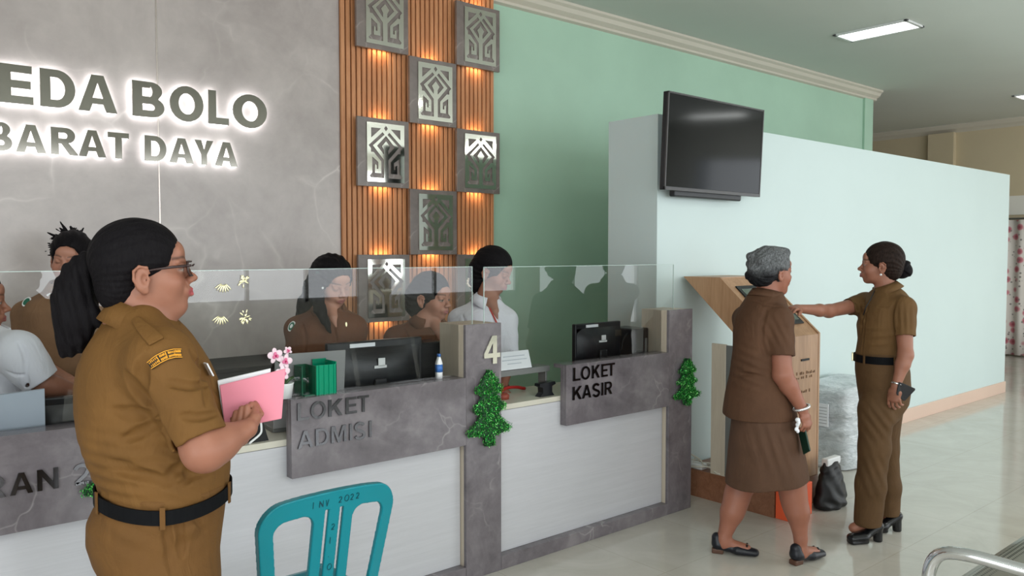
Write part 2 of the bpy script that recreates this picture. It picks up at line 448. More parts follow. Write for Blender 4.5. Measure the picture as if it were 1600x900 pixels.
# floral curtain and the pale header board in the far opening
cu = empty('floral_curtain', (XR - .14, 3.5, 0), 0, 'white curtain with pink flowers hanging at the far right wall', 'curtain')
def curtain():
    bm = bm_new(); n = 90; y0, y1 = 2.6, 4.75
    rows = []
    for z in (.02, .6, 1.2, 2.0):
        rows.append([bm.verts.new((XR - .12 + .03 * math.sin(i * .75), y0 + (y1 - y0) * i / n, z)) for i in range(n + 1)])
    for A, B in zip(rows, rows[1:]):
        for i in range(n): bm.faces.new((A[i], A[i + 1], B[i + 1], B[i])).smooth = True
    m = new_mat('floral_cloth', rough=.9); t = NT(m); v = t.coords()
    vo = t.n('ShaderNodeTexVoronoi', Scale=6.5, Randomness=.55); t.l(v, vo.inputs['Vector'])
    ring = t.ramp(vo.outputs['Distance'], [(.0, lin(150, 60, 76)), (.25, lin(206, 130, 140)), (.36, lin(222, 214, 208)), (1, lin(222, 214, 208))])
    vo2 = t.n('ShaderNodeTexVoronoi', Scale=15, Randomness=.8); t.l(v, vo2.inputs['Vector'])
    sp = t.ramp(vo2.outputs['Distance'], [(.16, (1, 1, 1)), (.26, (0, 0, 0))])
    t.col(t.mix(sp, ring, lin(140, 132, 128)))
    o = done('cloth', bm, m, None)
    md = o.modifiers.new('s', 'SOLIDIFY'); md.thickness = .006
    return o
c_ = curtain(); c_.parent = cu; c_.matrix_parent_inverse = Matrix.Translation((-(XR - .14), -3.5, 0))
bm = bm_new(); bm_tube(bm, [(XR - .12, 2.5, 2.02), (XR - .12, 4.85, 2.02)], .013); r_ = done('curtain_rod', bm, M['grey_metal'], cu); r_.matrix_parent_inverse = c_.matrix_parent_inverse.copy()
box('trim_5', (XR - .02, 1.9, 2.08), (XR + .01, 4.8, 2.36), paint_mat('header_board', lin(236, 232, 224), .5, .01), kind='structure')

# ceiling lights
def ceiling_light(x, y, label):
    r = empty('ceiling_light', (x, y, ZC), 0, label, 'ceiling light', 'recessed ceiling lights')
    bm = bm_new()
    for a, b in (((-.17, -.33), (-.14, .33)), ((.14, -.33), (.17, .33)), ((-.17, -.33), (.17, -.30)), ((-.17, .30), (.17, .33))):
        bm_box(bm, (a[0], a[1], -.015), (b[0], b[1], 0), .002)
    done('frame', bm, M['white_plastic'], r)
    bm = bm_new(); bm_box(bm, (-.142, -.302, -.006), (.142, .302, -.001)); done('diffuser', bm, M['tube'], r)
    return r
ceiling_light(7.2, 3.43, 'recessed ceiling light panel above the pale partition, the nearer one')
ceiling_light(11.62, 3.40, 'recessed ceiling light panel cut by the right picture edge, the farther one')
# ================================================================ implicit surfaces: smooth unions of rounded shapes, turned into one mesh
def nrm(v):
    v = np.asarray(v, float); return v / (np.linalg.norm(v) + 1e-12)
class Fld:
    def __init__(s, lo, hi, h):
        s.lo = np.array(lo, float); s.h = h
        s.n = np.ceil((np.array(hi, float) - s.lo) / h).astype(int) + 1
        s.F = np.full(s.n, .05, np.float32)
    def grid(s, blo, bhi):
        i0 = np.clip(np.floor((np.array(blo) - s.lo) / s.h).astype(int), 0, s.n - 1)
        i1 = np.clip(np.ceil((np.array(bhi) - s.lo) / s.h).astype(int) + 1, 1, s.n)
        if np.any(i1 <= i0): return None
        sl = tuple(slice(a, b) for a, b in zip(i0, i1))
        ax = [(s.lo[i] + s.h * np.arange(i0[i], i1[i])).astype(np.float32) for i in range(3)]
        return sl, ax[0][:, None, None], ax[1][None, :, None], ax[2][None, None, :]
    def put(s, fn, blo, bhi, k=.01, op='u'):
        m = k + 2.5 * s.h
        g = s.grid(np.array(blo) - m, np.array(bhi) + m)
        if g is None: return
        sl, X, Y, Z = g
        d = fn(X, Y, Z); a = s.F[sl]
        if op == 'u': hh = np.maximum(k - np.abs(a - d), 0) / k; s.F[sl] = np.minimum(a, d) - hh * hh * k * .25
        else:
            d = -d; hh = np.maximum(k - np.abs(a - d), 0) / k; s.F[sl] = np.maximum(a, d) + hh * hh * k * .25
    def ell(s, c, r, R=None, k=.01, op='u'):
        c = np.asarray(c, float); r = np.asarray(r, float)
        A = np.eye(3) if R is None else R
        ext = np.sqrt((A * A) @ (r * r))
        def fn(X, Y, Z):
            x, y, z = X - c[0], Y - c[1], Z - c[2]
            q = [(x * A[0, i] + y * A[1, i] + z * A[2, i]) for i in range(3)]
            k0 = np.sqrt(sum((q[i] / r[i]) ** 2 for i in range(3))); k1 = np.sqrt(sum((q[i] / r[i] ** 2) ** 2 for i in range(3)))
            return k0 * (k0 - 1) / np.maximum(k1, 1e-6)
        s.put(fn, c - ext, c + ext, k, op)
    def cone(s, a, b, ra, rb, k=.01, op='u', flat=None, fs=1.0):
        """tapered capsule; flat = axis along which it is widened (fs>1) or thinned (fs<1)"""
        a = np.asarray(a, float); b = np.asarray(b, float); ab = b - a; L2 = max(ab @ ab, 1e-12)
        rm = max(ra, rb) * max(1, fs); f = None if flat is None else nrm(flat)
        def fn(X, Y, Z):
            x, y, z = X - a[0], Y - a[1], Z - a[2]
            t = np.clip((x * ab[0] + y * ab[1] + z * ab[2]) / L2, 0, 1)
            dx, dy, dz = x - t * ab[0], y - t * ab[1], z - t * ab[2]
            if f is not None:
                u = dx * f[0] + dy * f[1] + dz * f[2]; g = u * (1 / fs - 1)
                dx = dx + g * f[0]; dy = dy + g * f[1]; dz = dz + g * f[2]
            return (np.sqrt(dx * dx + dy * dy + dz * dz) - (ra + (rb - ra) * t)) * (min(1, fs) if f is not None else 1)
        s.put(fn, np.minimum(a, b) - rm, np.maximum(a, b) + rm, k, op)
    def chain(s, P, r, k=.01, kk=None, **kw):
        for i in range(len(P) - 1): s.cone(P[i], P[i + 1], r[i], r[i + 1], k=k if i == 0 else (kk or k), **kw)
    def loft(s, secs, U, V, k=.01, op='u', cap=.012, p=2.0):
        """sections (x,y,z,a,b): horizontal rings, half width a along U and b along V"""
        S = np.array(sorted(secs, key=lambda q: q[2]), float); U = nrm(U); V = nrm(V)
        zz = np.linspace(S[0, 2], S[-1, 2], 200)
        def sm(col):
            y = np.interp(zz, S[:, 2], S[:, col])
            w = max(3, int(200 / len(S) * .45)) | 1; ker = np.hanning(w + 2)[1:-1]; ker /= ker.sum()
            yp = np.pad(y, w // 2, mode='reflect', reflect_type='odd'); return np.convolve(yp, ker, 'valid')
        C = [sm(i) for i in (0, 1, 3, 4)]
        rm = max(S[:, 3].max(), S[:, 4].max())
        def fn(X, Y, Z):
            cx, cy, a, b = [np.interp(Z, zz, c) for c in C]
            x, y = X - cx, Y - cy
            u = np.abs(x * U[0] + y * U[1]); v = np.abs(x * V[0] + y * V[1])
            if p == 2.0:
                k0 = np.sqrt((u / a) ** 2 + (v / b) ** 2); k1 = np.sqrt((u / a ** 2) ** 2 + (v / b ** 2) ** 2)
                d = k0 * (k0 - 1) / np.maximum(k1, 1e-5)
            else:
                k0 = ((u / a) ** p + (v / b) ** p) ** (1 / p); d = (k0 - 1) * np.minimum(a, b)
            e = np.maximum(Z - (S[-1, 2] - cap), (S[0, 2] + cap) - Z)
            return np.where(e > 0, np.sqrt(np.maximum(d + cap, 0) ** 2 + np.maximum(e, 0) ** 2) - cap + np.minimum(d + cap, 0) * 0, d).astype(np.float32)
        s.put(fn, (S[:, 0].min() - rm, S[:, 1].min() - rm, S[0, 2]), (S[:, 0].max() + rm, S[:, 1].max() + rm, S[-1, 2]), k, op)
    def plane(s, pt, n, blo=None, bhi=None, k=.004):
        """keep what lies on the side of pt opposite to n (within a box)"""
        n = nrm(n); pt = np.asarray(pt, float)
        blo = s.lo if blo is None else blo; bhi = s.lo + s.h * s.n if bhi is None else bhi
        g = s.grid(blo, bhi)
        if g is None: return
        sl, X, Y, Z = g
        d = (X - pt[0]) * n[0] + (Y - pt[1]) * n[1] + (Z - pt[2]) * n[2]
        a = s.F[sl]; hh = np.maximum(k - np.abs(a - d), 0) / k; s.F[sl] = np.maximum(a, d) + hh * hh * k * .25
    def twin(s):
        o = Fld(s.lo, s.lo + s.h, s.h); o.n = s.n.copy(); o.F = np.full(s.n, .05, np.float32); return o
    def merge(s, o, k=.02):
        h = np.maximum(k - np.abs(s.F - o.F), 0) / k; h = np.where((s.F < .045) & (o.F < .045), h, 0)
        s.F = (np.minimum(s.F, o.F) - h * h * k * .25).astype(np.float32)
    def hit(s, px, py, d0=1.2, d1=5.0):
        """first point of the surface seen along a direction"""
        t = np.arange(d0, d1, s.h * .5); a = unproj(px, py, 0.0); b = unproj(px, py, 1.0)
        P = a + t[:, None] * (b - a); I = np.round((P - s.lo) / s.h).astype(int)
        ok = np.all((I >= 0) & (I < s.n), 1); I = np.clip(I, 0, s.n - 1)
        v = np.where(ok, s.F[I[:, 0], I[:, 1], I[:, 2]], 1); j = np.argmax(v < 0)
        return P[j] if v[j] < 0 else None
    def groove(s, pts, r, k=.010, depth=.4, op='s'):
        fine = []
        for a, b in zip(pts, pts[1:]):
            m = max(1, int(math.hypot(b[0] - a[0], b[1] - a[1]) / 5)); fine += [(a[0] + (b[0] - a[0]) * i / m, a[1] + (b[1] - a[1]) * i / m) for i in range(m)]
        fine.append(pts[-1])
        for _ in range(3): fine = [fine[0]] + [tuple((fine[i - 1][j] + 2 * fine[i][j] + fine[i + 1][j]) / 4 for j in (0, 1)) for i in range(1, len(fine) - 1)] + [fine[-1]]
        q = [s.hit(*p) for p in fine]; q = [p for p in q if p is not None]
        if len(q) < 2: return
        q = [q[0]] + [(q[i - 1] + q[i] + q[i + 1]) / 3 for i in range(1, len(q) - 1)] + [q[-1]]
        q = [p - (p - np.array([0, 0, CAMH])) / np.linalg.norm(p - np.array([0, 0, CAMH])) * r * (depth if op == 's' else -depth) for p in q]
        # finer steps along the surface
        n = len(q)
        for i in range(n - 1):
            w = min(1, .35 + 1.3 * min(i, n - 2 - i) / max(1, n / 3)); s.cone(q[i], q[i + 1], r * w, r * w, k, op)
    def warp(s, fn, blo=None, bhi=None):
        blo = s.lo if blo is None else blo; bhi = s.lo + s.h * s.n if bhi is None else bhi
        g = s.grid(blo, bhi)
        if g is None: return
        sl, X, Y, Z = g
        a = s.F[sl]; s.F[sl] = a + fn(X, Y, Z) * np.clip(1 - np.abs(a) / .03, 0, 1)
    def nets(s):
        F = s.F; F[0] = F[-1] = .05; F[:, 0] = F[:, -1] = .05; F[:, :, 0] = F[:, :, -1] = .05
        S = F < 0
        cnt = np.zeros(np.array(F.shape) - 1, np.uint8)
        for i in (0, 1):
            for j in (0, 1):
                for k in (0, 1): cnt += S[i:S.shape[0] - 1 + i, j:S.shape[1] - 1 + j, k:S.shape[2] - 1 + k]
        act = (cnt > 0) & (cnt < 8); idx = np.argwhere(act)
        vid = np.full(act.shape, -1, np.int32); vid[act] = np.arange(len(idx))
        acc = np.zeros((len(idx), 3)); w = np.zeros(len(idx))
        co = [(i, j, k) for i in (0, 1) for j in (0, 1) for k in (0, 1)]
        val = {c: F[idx[:, 0] + c[0], idx[:, 1] + c[1], idx[:, 2] + c[2]] for c in co}
        for c in co:
            for ax in range(3):
                if c[ax]: continue
                d = list(c); d[ax] = 1; d = tuple(d)
                a, b = val[c], val[d]; m = (a < 0) != (b < 0)
                t = a[m] / (a[m] - b[m]); pos = np.tile(np.array(c, float), (m.sum(), 1)); pos[:, ax] += t
                acc[m] += pos; w[m] += 1
        V = s.lo + s.h * (idx + acc / w[:, None])
        Q = []
        for ax in range(3):
            b, c = (ax + 1) % 3, (ax + 2) % 3
            A = S.take(range(S.shape[ax] - 1), ax); B = S.take(range(1, S.shape[ax]), ax)
            P = np.argwhere(A != B)
            P = P[(P[:, b] > 0) & (P[:, c] > 0) & (P[:, b] < S.shape[b] - 1) & (P[:, c] < S.shape[c] - 1)]
            ins = S[P[:, 0], P[:, 1], P[:, 2]]
            q = []
            for ob, oc in ((-1, -1), (0, -1), (0, 0), (-1, 0)):
                T = P.copy(); T[:, b] += ob; T[:, c] += oc; q.append(vid[T[:, 0], T[:, 1], T[:, 2]])
            q = np.stack(q, 1); q[~ins] = q[~ins][:, ::-1]; Q.append(q)
        return V, np.concatenate(Q)
def raw_mesh(name, V, Q, col=None):
    me = bpy.data.meshes.new(name)
    me.vertices.add(len(V)); me.vertices.foreach_set('co', np.asarray(V, np.float32).ravel())
    me.loops.add(len(Q) * 4); me.loops.foreach_set('vertex_index', np.asarray(Q, np.int32).ravel())
    me.polygons.add(len(Q)); me.polygons.foreach_set('loop_start', np.arange(len(Q), dtype=np.int32) * 4)
    try: me.polygons.foreach_set('loop_total', np.full(len(Q), 4, np.int32))
    except Exception: pass
    me.polygons.foreach_set('use_smooth', np.ones(len(Q), bool))
    if col is not None:
        at = me.color_attributes.new('tint', 'FLOAT_COLOR', 'POINT')
        c4 = np.ones((len(V), 4), np.float32); c4[:, :3] = col; at.data.foreach_set('color', c4.ravel())
    me.update(calc_edges=True); me.validate()
    return me
def relax(V, Q, n=1, lam=.5):
    for _ in range(n):
        acc = np.zeros_like(V); w = np.zeros(len(V))
        for i in range(4):
            np.add.at(acc, Q[:, i], V[Q[:, (i + 1) % 4]]); np.add.at(w, Q[:, i], 1)
        V = V + lam * (acc / np.maximum(w, 1)[:, None] - V)
    return V
def field_object(name, f, mat, parent, paint=None, smooth=1, inv=None):
    V, Q = f.nets()
    if smooth: V = relax(V, Q, smooth)
    col = paint(V) if paint is not None else None
    if inv is not None: V = (V - inv[0]) @ inv[1]
    me = raw_mesh(name, V, Q, col)
    return link(name, me, mat, parent)

def unproj(px, py, depth):
    """a point of the place: the direction given as in the 1600x900 photograph, and a distance along the view axis"""
    fx, fy = math.cos(YAW), math.sin(YAW)
    R = np.array([fy, -fx, 0]); W = np.array([fx * math.cos(PITCH), fy * math.cos(PITCH), -math.sin(PITCH)]); U = np.cross(R, W)
    return np.array([0, 0, CAMH]) + depth * (W + R * (px - 800) / FPX + U * (450 - py) / FPX)
# ================================================================ wall cladding and lettering
WX0, WX1 = 2.546, 3.815
clad = empty('slat_cladding', (WX0, YW, 0), 0, 'vertical orange-brown wooden slat cladding between grey marble and green wall', 'wall cladding')
clad_inv = Matrix.Translation((-WX0, -YW, 0))
bm = bm_new(); bm_box(bm, (WX0, YW - .004, 0), (WX1, YW + .03, ZC - .001)); o = done('backing', bm, M['slat_back'], clad); o.matrix_parent_inverse = clad_inv
bm = bm_new(); n = 33; p = (WX1 - WX0) / n
for i in range(n):
    x = WX0 + i * p
    bm_prism(bm, [(x + .001, YW - .002), (x + .0015, YW - .018), (x + .004, YW - .021), (x + p - .0105, YW - .021), (x + p - .008, YW - .018), (x + p - .0075, YW - .002)], 2, 0, ZC - .002)
o = done('slats', bm, M['slat'], clad); o.matrix_parent_inverse = clad_inv

PW, PH = .392, .446
def motif_mesh(w, h):
    L = [(.41, .15), (.46, .19), (.15, .39), (.44, .62), (.44, .93), (.09, .93), (.06, .90), (.13, .85), (.13, .58), (.29, .66), (.29, .78), (.25, .78), (.25, .72), (.20, .70), (.20, .85), (.37, .85), (.37, .65), (.17, .50), (.10, .50), (.10, .44), (.04, .39)]
    holes = [L, [(1 - x, y) for x, y in L],
             [(.5, .04), (.55, .085), (.5, .13), (.45, .085)],
             [(.11, .09), (.37, .09), (.11, .26)], [(.89, .09), (.63, .09), (.89, .26)],
             [(.5, .21), (.74, .39), (.56, .53), (.555, .46), (.61, .39), (.5, .30), (.39, .39), (.445, .46), (.44, .53), (.26, .39)]]
    loops = [[(0, 0), (1, 0), (1, 1), (0, 1)]] + holes
    return outline_mesh('mirror_motif', [[((x - .5) * w, (.5 - y) * h) for x, y in lp] for lp in loops], .008)
motif = motif_mesh(.285, .385)
bmp = bm_new(); bm_box(bmp, (-PW / 2, -.012, -PH / 2), (PW / 2, .012, PH / 2), .002); plate_me = bpy.data.meshes.new('stone_plate'); bmesh.ops.recalc_face_normals(bmp, faces=bmp.faces[:]); bmp.to_mesh(plate_me); bmp.free()
bmp = bm_new(); bm_box(bmp, (-.14, .012, -.18), (.14, .042, .18)); spacer_me = bpy.data.meshes.new('spacer'); bmp.to_mesh(spacer_me); bmp.free()
plate_me.materials.append(M['marble_panel']); motif.materials.append(M['gold_mirror']); spacer_me.materials.append(M['black_matte'])
def decor(x, z, label, lit=True):
    r = empty('decorative_panel', (x, YW - .067, z), 0, label, 'wall panel', 'stone wall panels with mirrored motif')
    for nm, me in (('stone_plate', plate_me), ('mirror_motif', motif), ('spacer', spacer_me)):
        o = bpy.data.objects.new(nm, me); COL.objects.link(o); o.parent = r
        if nm == 'mirror_motif': o.location = (.012, -.016, 0); o.rotation_euler = (math.pi / 2, 0, 0)
    for s in (-1, 1):
        l = area('panel_strip_light', (x, YW - .045, z + s * (PH / 2 - .012)), (0 if s < 0 else math.pi, 0, 0), .12, .012, .34, (1.0, .60, .28))
        if s > 0: l.rotation_euler = (math.pi, 0, 0)
CX = [2.825, 3.225, 3.62]; ZT = 2.40 - PH / 2
decor(CX[0], ZT + 2 * PH, 'stone panel with mirrored motif, top of the left column, above the BOLO end')
decor(CX[0], ZT, 'stone panel with mirrored motif, left column, second from the ceiling')
decor(CX[0], ZT - 2 * PH, 'stone panel with mirrored motif behind the two seated women, lowest of left column')
decor(CX[1], ZT + PH, 'stone panel with mirrored motif, middle column, the upper one')
decor(CX[1], ZT - PH, 'stone panel with mirrored motif reflecting green, middle column, the lower one')
decor(CX[2], ZT + 2 * PH, 'stone panel with mirrored motif, top of the right column by the green wall')
decor(CX[2], ZT, 'stone panel with mirrored motif, right column, second from the ceiling')
decor(CX[2], ZT - 2 * PH, 'stone panel with mirrored motif partly hidden behind the white-shirted woman')

sg = empty('wall_lettering', (0, YW, 2.25), 0, 'large backlit steel letters EDA BOLO on the grey marble wall', 'lettering', 'backlit lettering on the marble wall')
sg2 = empty('wall_lettering', (0, YW, 2.0), 0, 'smaller backlit steel letters BARAT DAYA below the large letters', 'lettering', 'backlit lettering on the marble wall')
def sign(word, x0, x1, z0, h, w, par):
    tot = 0
    for ch in word: tot += .36 if ch == ' ' else glyph(ch, w)[1] + .10
    st = (x1 - x0) / ((tot - .10) * h)
    lettering(word, x0, -.038, z0, h, st, w, .016, M['letter_mirror'], par, gap=.10, space=.36, back=M['led'])
for ch, a, b in (('E', .672, .817), ('D', .847, 1.007), ('A', 1.02, 1.206), ('B', 1.283, 1.450), ('O', 1.477, 1.662), ('L', 1.690, 1.806), ('O', 1.832, 2.038)):
    st = (b - a) / (glyph(ch, .235)[1] * .19)
    lettering(ch, a, -.038, 2.259 - 2.25, .19, st, .235, .016, M['letter_mirror'], sg, back=M['led'])
for ch, a, b in (('B', .615, .722), ('A', .736, .868), ('R', .891, 1.012), ('A', 1.016, 1.148), ('T', 1.158, 1.262), ('D', 1.342, 1.455), ('A', 1.472, 1.603), ('Y', 1.610, 1.715), ('A', 1.725, 1.857)):
    st = (b - a) / (glyph(ch, .235)[1] * .138)
    lettering(ch, a, -.036, 2.022 - 2.0, .138, st, .235, .014, M['letter_mirror'], sg2, back=M['led'])

# ================================================================ the reception counter
YF = 2.93
def cpart(name, boxes, mat, parent, bev=.0015):
    b = Vector(parent.location); bm = bm_new()
    for lo, hi in boxes: bm_box(bm, Vector(lo) - b, Vector(hi) - b, bev, seg=1)
    return done(name, bm, mat, parent)
P4, PK, P2 = (2.218, 2.428), (3.681, 3.897), (.735, .945)
XE = -2.6
for a, b, lb in ((P2[0], P2[1], 'dark marble counter pillar hidden behind the near woman'), (P4[0], P4[1], 'dark marble counter pillar bearing the numeral 4'), (PK[0], PK[1], 'dark marble pillar at the right end of the counter')):
    pr_ = empty('counter_pillar', (a, YF, 0), 0, lb, 'pillar', 'marble pillars of the counter')
    cpart('marble_face', [((a, YF, .0), (b, YF + .02, 1.19))], M['marble_dark'], pr_)
    cpart('side_panel', [((a + .002, YF + .0205, .0), (b - .002, YF + .21, 1.188))], M['cream'], pr_)
for a, b, ba, lb in ((XE, P2[0], -.12, 'white counter unit with the marble band RAN 2, left picture edge'), (P2[1], P4[0], 1.364, 'white counter unit with the marble band LOKET ADMISI'), (P4[1], PK[0], 2.858, 'white counter unit with the marble band LOKET KASIR')):
    un = empty('counter_unit', (a, YF, 0), 0, lb, 'counter', 'white counter units between the pillars')
    cpart('plinth', [((a + .001, YF, 0), (b - .001, 3.03, .066))], M['marble_dark'], un)
    cpart('white_panel', [((a + .001, 2.975, .066), (b - .001, 3.02, .758))], M['counter_white'], un)
    b_ = b - .0005
    cpart('marble_band', [((ba, YF - .002, .636), (b_, YF + .018, .948)), ((ba, YF + .018, .928), (b_, YF + .095, .948)), ((ba, YF + .018, .636), (ba + .018, YF + .044, .928))], M['marble_dark'], un)
wt = empty('worktop', (XE, YF, 0), 0, 'long pale worktop running behind the marble bands', 'worktop')
cpart('board', [((XE, 2.976, .76), (P2[0] - .001, 3.142, .785)), ((P2[1] + .001, 2.976, .76), (P4[0] - .001, 3.142, .785)), ((P4[1] + .001, 2.976, .76), (PK[0] - .001, 3.142, .785)), ((XE, 3.1425, .76), (PK[0] - .001, 3.30, .785))], M['worktop'], wt, 0)
cpart('rear_panel', [((XE, 3.24, .0), (PK[0] - .01, 3.265, .76))], M['cream'], wt)
rs_ = empty('return_shelf', (2.43, 3.05, .785), 0, 'grey raised shelf carrying the white card sign', 'shelf')
cpart('shelf_board', [((2.432, 3.05, .905), (2.855, 3.14, .935)), ((2.432, 3.07, .785), (2.44, 3.13, .905)), ((2.845, 3.07, .785), (2.855, 3.13, .905))], M['grey_metal'], rs_)

def counter_words(rows, label, parent_loc):
    r = empty('counter_lettering', parent_loc, 0, label, 'lettering', 'steel lettering on the counter front')
    for (ch, a, b, z0, h, w) in rows:
        st = (b - a) / (glyph(ch, w)[1] * h)
        o = lettering(ch, a - parent_loc[0], 0, z0 - parent_loc[2], h, st, w, .006, M['letter_dark'], r)
    return r
W_ = .17
counter_words([('L', 1.388, 1.436, .864, .068, W_), ('O', 1.444, 1.510, .862, .068, W_), ('K', 1.522, 1.587, .862, .068, W_), ('E', 1.599, 1.649, .862, .068, W_), ('T', 1.655, 1.706, .862, .068, W_),
               ('A', 1.388, 1.453, .752, .068, W_), ('D', 1.464, 1.522, .752, .068, W_), ('M', 1.532, 1.600, .752, .068, W_), ('I', 1.615, 1.627, .752, .068, W_), ('S', 1.636, 1.690, .750, .070, W_), ('I', 1.706, 1.718, .752, .068, W_)],
              'steel letters LOKET ADMISI on the marble band behind the teal chair', (1.36, YF - .006, .75))
counter_words([('L', 2.900, 2.951, .863, .068, W_), ('O', 2.957, 3.024, .863, .068, W_), ('K', 3.038, 3.100, .863, .068, W_), ('E', 3.110, 3.158, .863, .068, W_), ('T', 3.160, 3.213, .863, .068, W_),
               ('K', 2.897, 2.965, .765, .068, W_), ('A', 2.967, 3.032, .765, .068, W_), ('S', 3.041, 3.100, .763, .070, W_), ('I', 3.111, 3.124, .765, .068, W_), ('R', 3.136, 3.196, .765, .068, W_)],
              'steel letters LOKET KASIR on the right marble band', (2.86, YF - .006, .75))
counter_words([('R', .350, .412, .758, .068, .19), ('A', .421, .484, .758, .068, .19), ('N', .496, .556, .758, .068, .19), ('2', .598, .650, .756, .070, .16)],
              'dark steel lettering RAN 2 on the marble band at the left picture edge', (.35, YF - .006, .75))
r = empty('pillar_numeral', (2.318, YF - .006, 1.0), 0, 'gold mirrored numeral 4 on the marble pillar above the tinsel tree', 'numeral')
lettering('4', 0, 0, 0, .132, .98, .19, .006, M['gold_mirror'], r)

# glass screens standing on the counter
def pane(x0, x1, z0, z1, y, label):
    r = empty('glass_screen', ((x0 + x1) / 2, y, z0), 0, label, 'glass screen', 'clear glass screens on the counter')
    w = (x1 - x0) / 2
    bm = bm_new(); vs = [bm.verts.new(p) for p in ((-w, 0, 0), (w, 0, 0), (w, 0, z1 - z0), (-w, 0, z1 - z0))]; bm.faces.new(vs); done('pane', bm, M['glass'], r)
    bm = bm_new()
    for a, b in (((-w, -.0025, z1 - z0 - .001), (w, .0025, z1 - z0 + .001)), ((-w - .001, -.0025, 0), (-w + .001, .0025, z1 - z0)), ((w - .001, -.0025, 0), (w + .001, .0025, z1 - z0))): bm_box(bm, a, b)
    done('polished_edge', bm, M['glass_edge'], r)
pane(-.70, .86, .95, 1.46, 2.99, 'clear glass screen at the left counter behind the standing woman')
pane(.88, 2.30, .95, 1.455, 2.99, 'clear glass screen in front of the two seated brown-shirted women')
pane(2.37, 3.79, .95, 1.452, 2.99, 'clear glass screen ending at the right marble pillar')
for x, s in ((2.205, 0), (2.345, 1)):
    pass

# ---- desk equipment
def monitor(x, y, z0, w, h, rz, tilt, label, sticker=True, stand=True):
    r = empty('monitor', (x, y, .785), rz, label, 'monitor')
    zb = z0 - .785
    T = Matrix.Translation((0, 0, zb)) @ Matrix.Rotation(tilt, 4, 'X')
    def fin(name, bm, mat):
        bm.transform(T); return done(name, bm, mat, r)
    bm = bm_new(); bm_box(bm, (-w / 2, -.012, 0), (w / 2, .016, h), .005)
    # the back swells towards the middle
    n = 8; rows = []
    for j in range(n + 1):
        rows.append([bm.verts.new((-w * .47 + w * .94 * i / n, -.012 - .034 * (1 - abs(2 * i / n - 1) ** 2.2) * (1 - abs(2 * j / n - 1) ** 2.2), h * .04 + h * .84 * j / n)) for i in range(n + 1)])
    for A, B in zip(rows, rows[1:]):
        for i in range(n): bm.faces.new((A[i], B[i], B[i + 1], A[i + 1])).smooth = True
    fin('casing', bm, M['black'])
    bm = bm_new(); bm_box(bm, (-w / 2 + .012, .0162, .02), (w / 2 - .012, .0175, h - .012)); fin('screen', bm, M['screen'])
    if sticker:
        bm = bm_new(); bm_box(bm, (-w * .28, -.0160, h * .90), (-w * .02, -.0125, h * .965)); fin('label_strip', bm, M['paper'])
        bm = bm_new(); bm_box(bm, (-.012, -.0485, h * .56), (.022, -.0455, h * .70)); bm_box(bm, (-.032, -.0485, h * .53), (.030, -.0455, h * .575)); fin('sticker', bm, M['white_plastic'])
    if stand:
        bm = bm_new(); bm_box(bm, (-.03, -.055, 0), (.03, -.03, zb + h * .35), .006); done('stand', bm, M['black'], r)
        bm = bm_new(); bm_lathe(bm, [(.11, 0), (.11, .008), (.02, .014)], (0, -.03, 0)); done('foot', bm, M['black'], r)
    return r
monitor(1.868, 3.14, .872, .48, .258, -.02, .0, 'large black monitor seen from behind, above the LOKET ADMISI letters')
monitor(3.303, 3.14, .90, .368, .228, .0, .0, 'smaller black monitor seen from behind, above the LOKET KASIR letters')
monitor(.62, 3.20, .80, .20, .215, -.15, .1, 'small black screen beside the white folder at the left counter', sticker=False)
# receipt printer and computer case
def case(x, y, w, d, h, label, name='computer_case', cat='computer'):
    r = empty(name, (x, y, .785), 0, label, cat)
    bm = bm_new(); bm_box(bm, (-w / 2, -d / 2, 0), (w / 2, d / 2, h), .008); done('casing', bm, M['black'], r)
    bm = bm_new()
    for i in range(7): bm_box(bm, (-w * .38, -d / 2 - .003, h * .2 + i * h * .06), (-w * .05, -d / 2 + .001, h * .2 + i * h * .06 + .005))
    done('vent', bm, M['black_matte'], r)
    bm = bm_new(); bm_box(bm, (w * .22, -d / 2 - .004, h * .30), (w * .36, -d / 2 + .001, h * .80), .002); done('port_plate', bm, M['grey_metal'], r)
    return r
case(2.188, 3.222, .15, .12, .31, 'black computer case between the large monitor and pillar 4')
case(3.615, 3.17, .13, .18, .295, 'black computer case with cables at the end pillar')
bm = bm_new(); bm_tube(bm, bez([(3.46, 3.10, .96), (3.49, 3.11, 1.02), (3.56, 3.13, 1.055), (3.66, 3.14, 1.06), (3.72, 3.14, 1.00)], 20), .004); tag(done('power_cable', bm, M['black_matte']), label='black cable looping in front of the computer case at the end pillar', cat='cable')
# bottle
r = empty('water_bottle', (2.118, 3.13, .948), 0, 'small clear bottle with blue label beside the large monitor', 'bottle')
bm = bm_new(); bm_lathe(bm, [(.016, 0), (.017, .02), (.017, .07), (.009, .095), (.008, .10)]); done('body', bm, M['white_plastic'], r)
bm = bm_new(); bm_lathe(bm, [(.0175, .03), (.0175, .065)]); done('label', bm, M['blue'], r)
bm = bm_new(); bm_lathe(bm, [(.009, .10), (.009, .113)]); done('cap', bm, M['blue'], r)
r.location = (2.115, 2.998, .948)
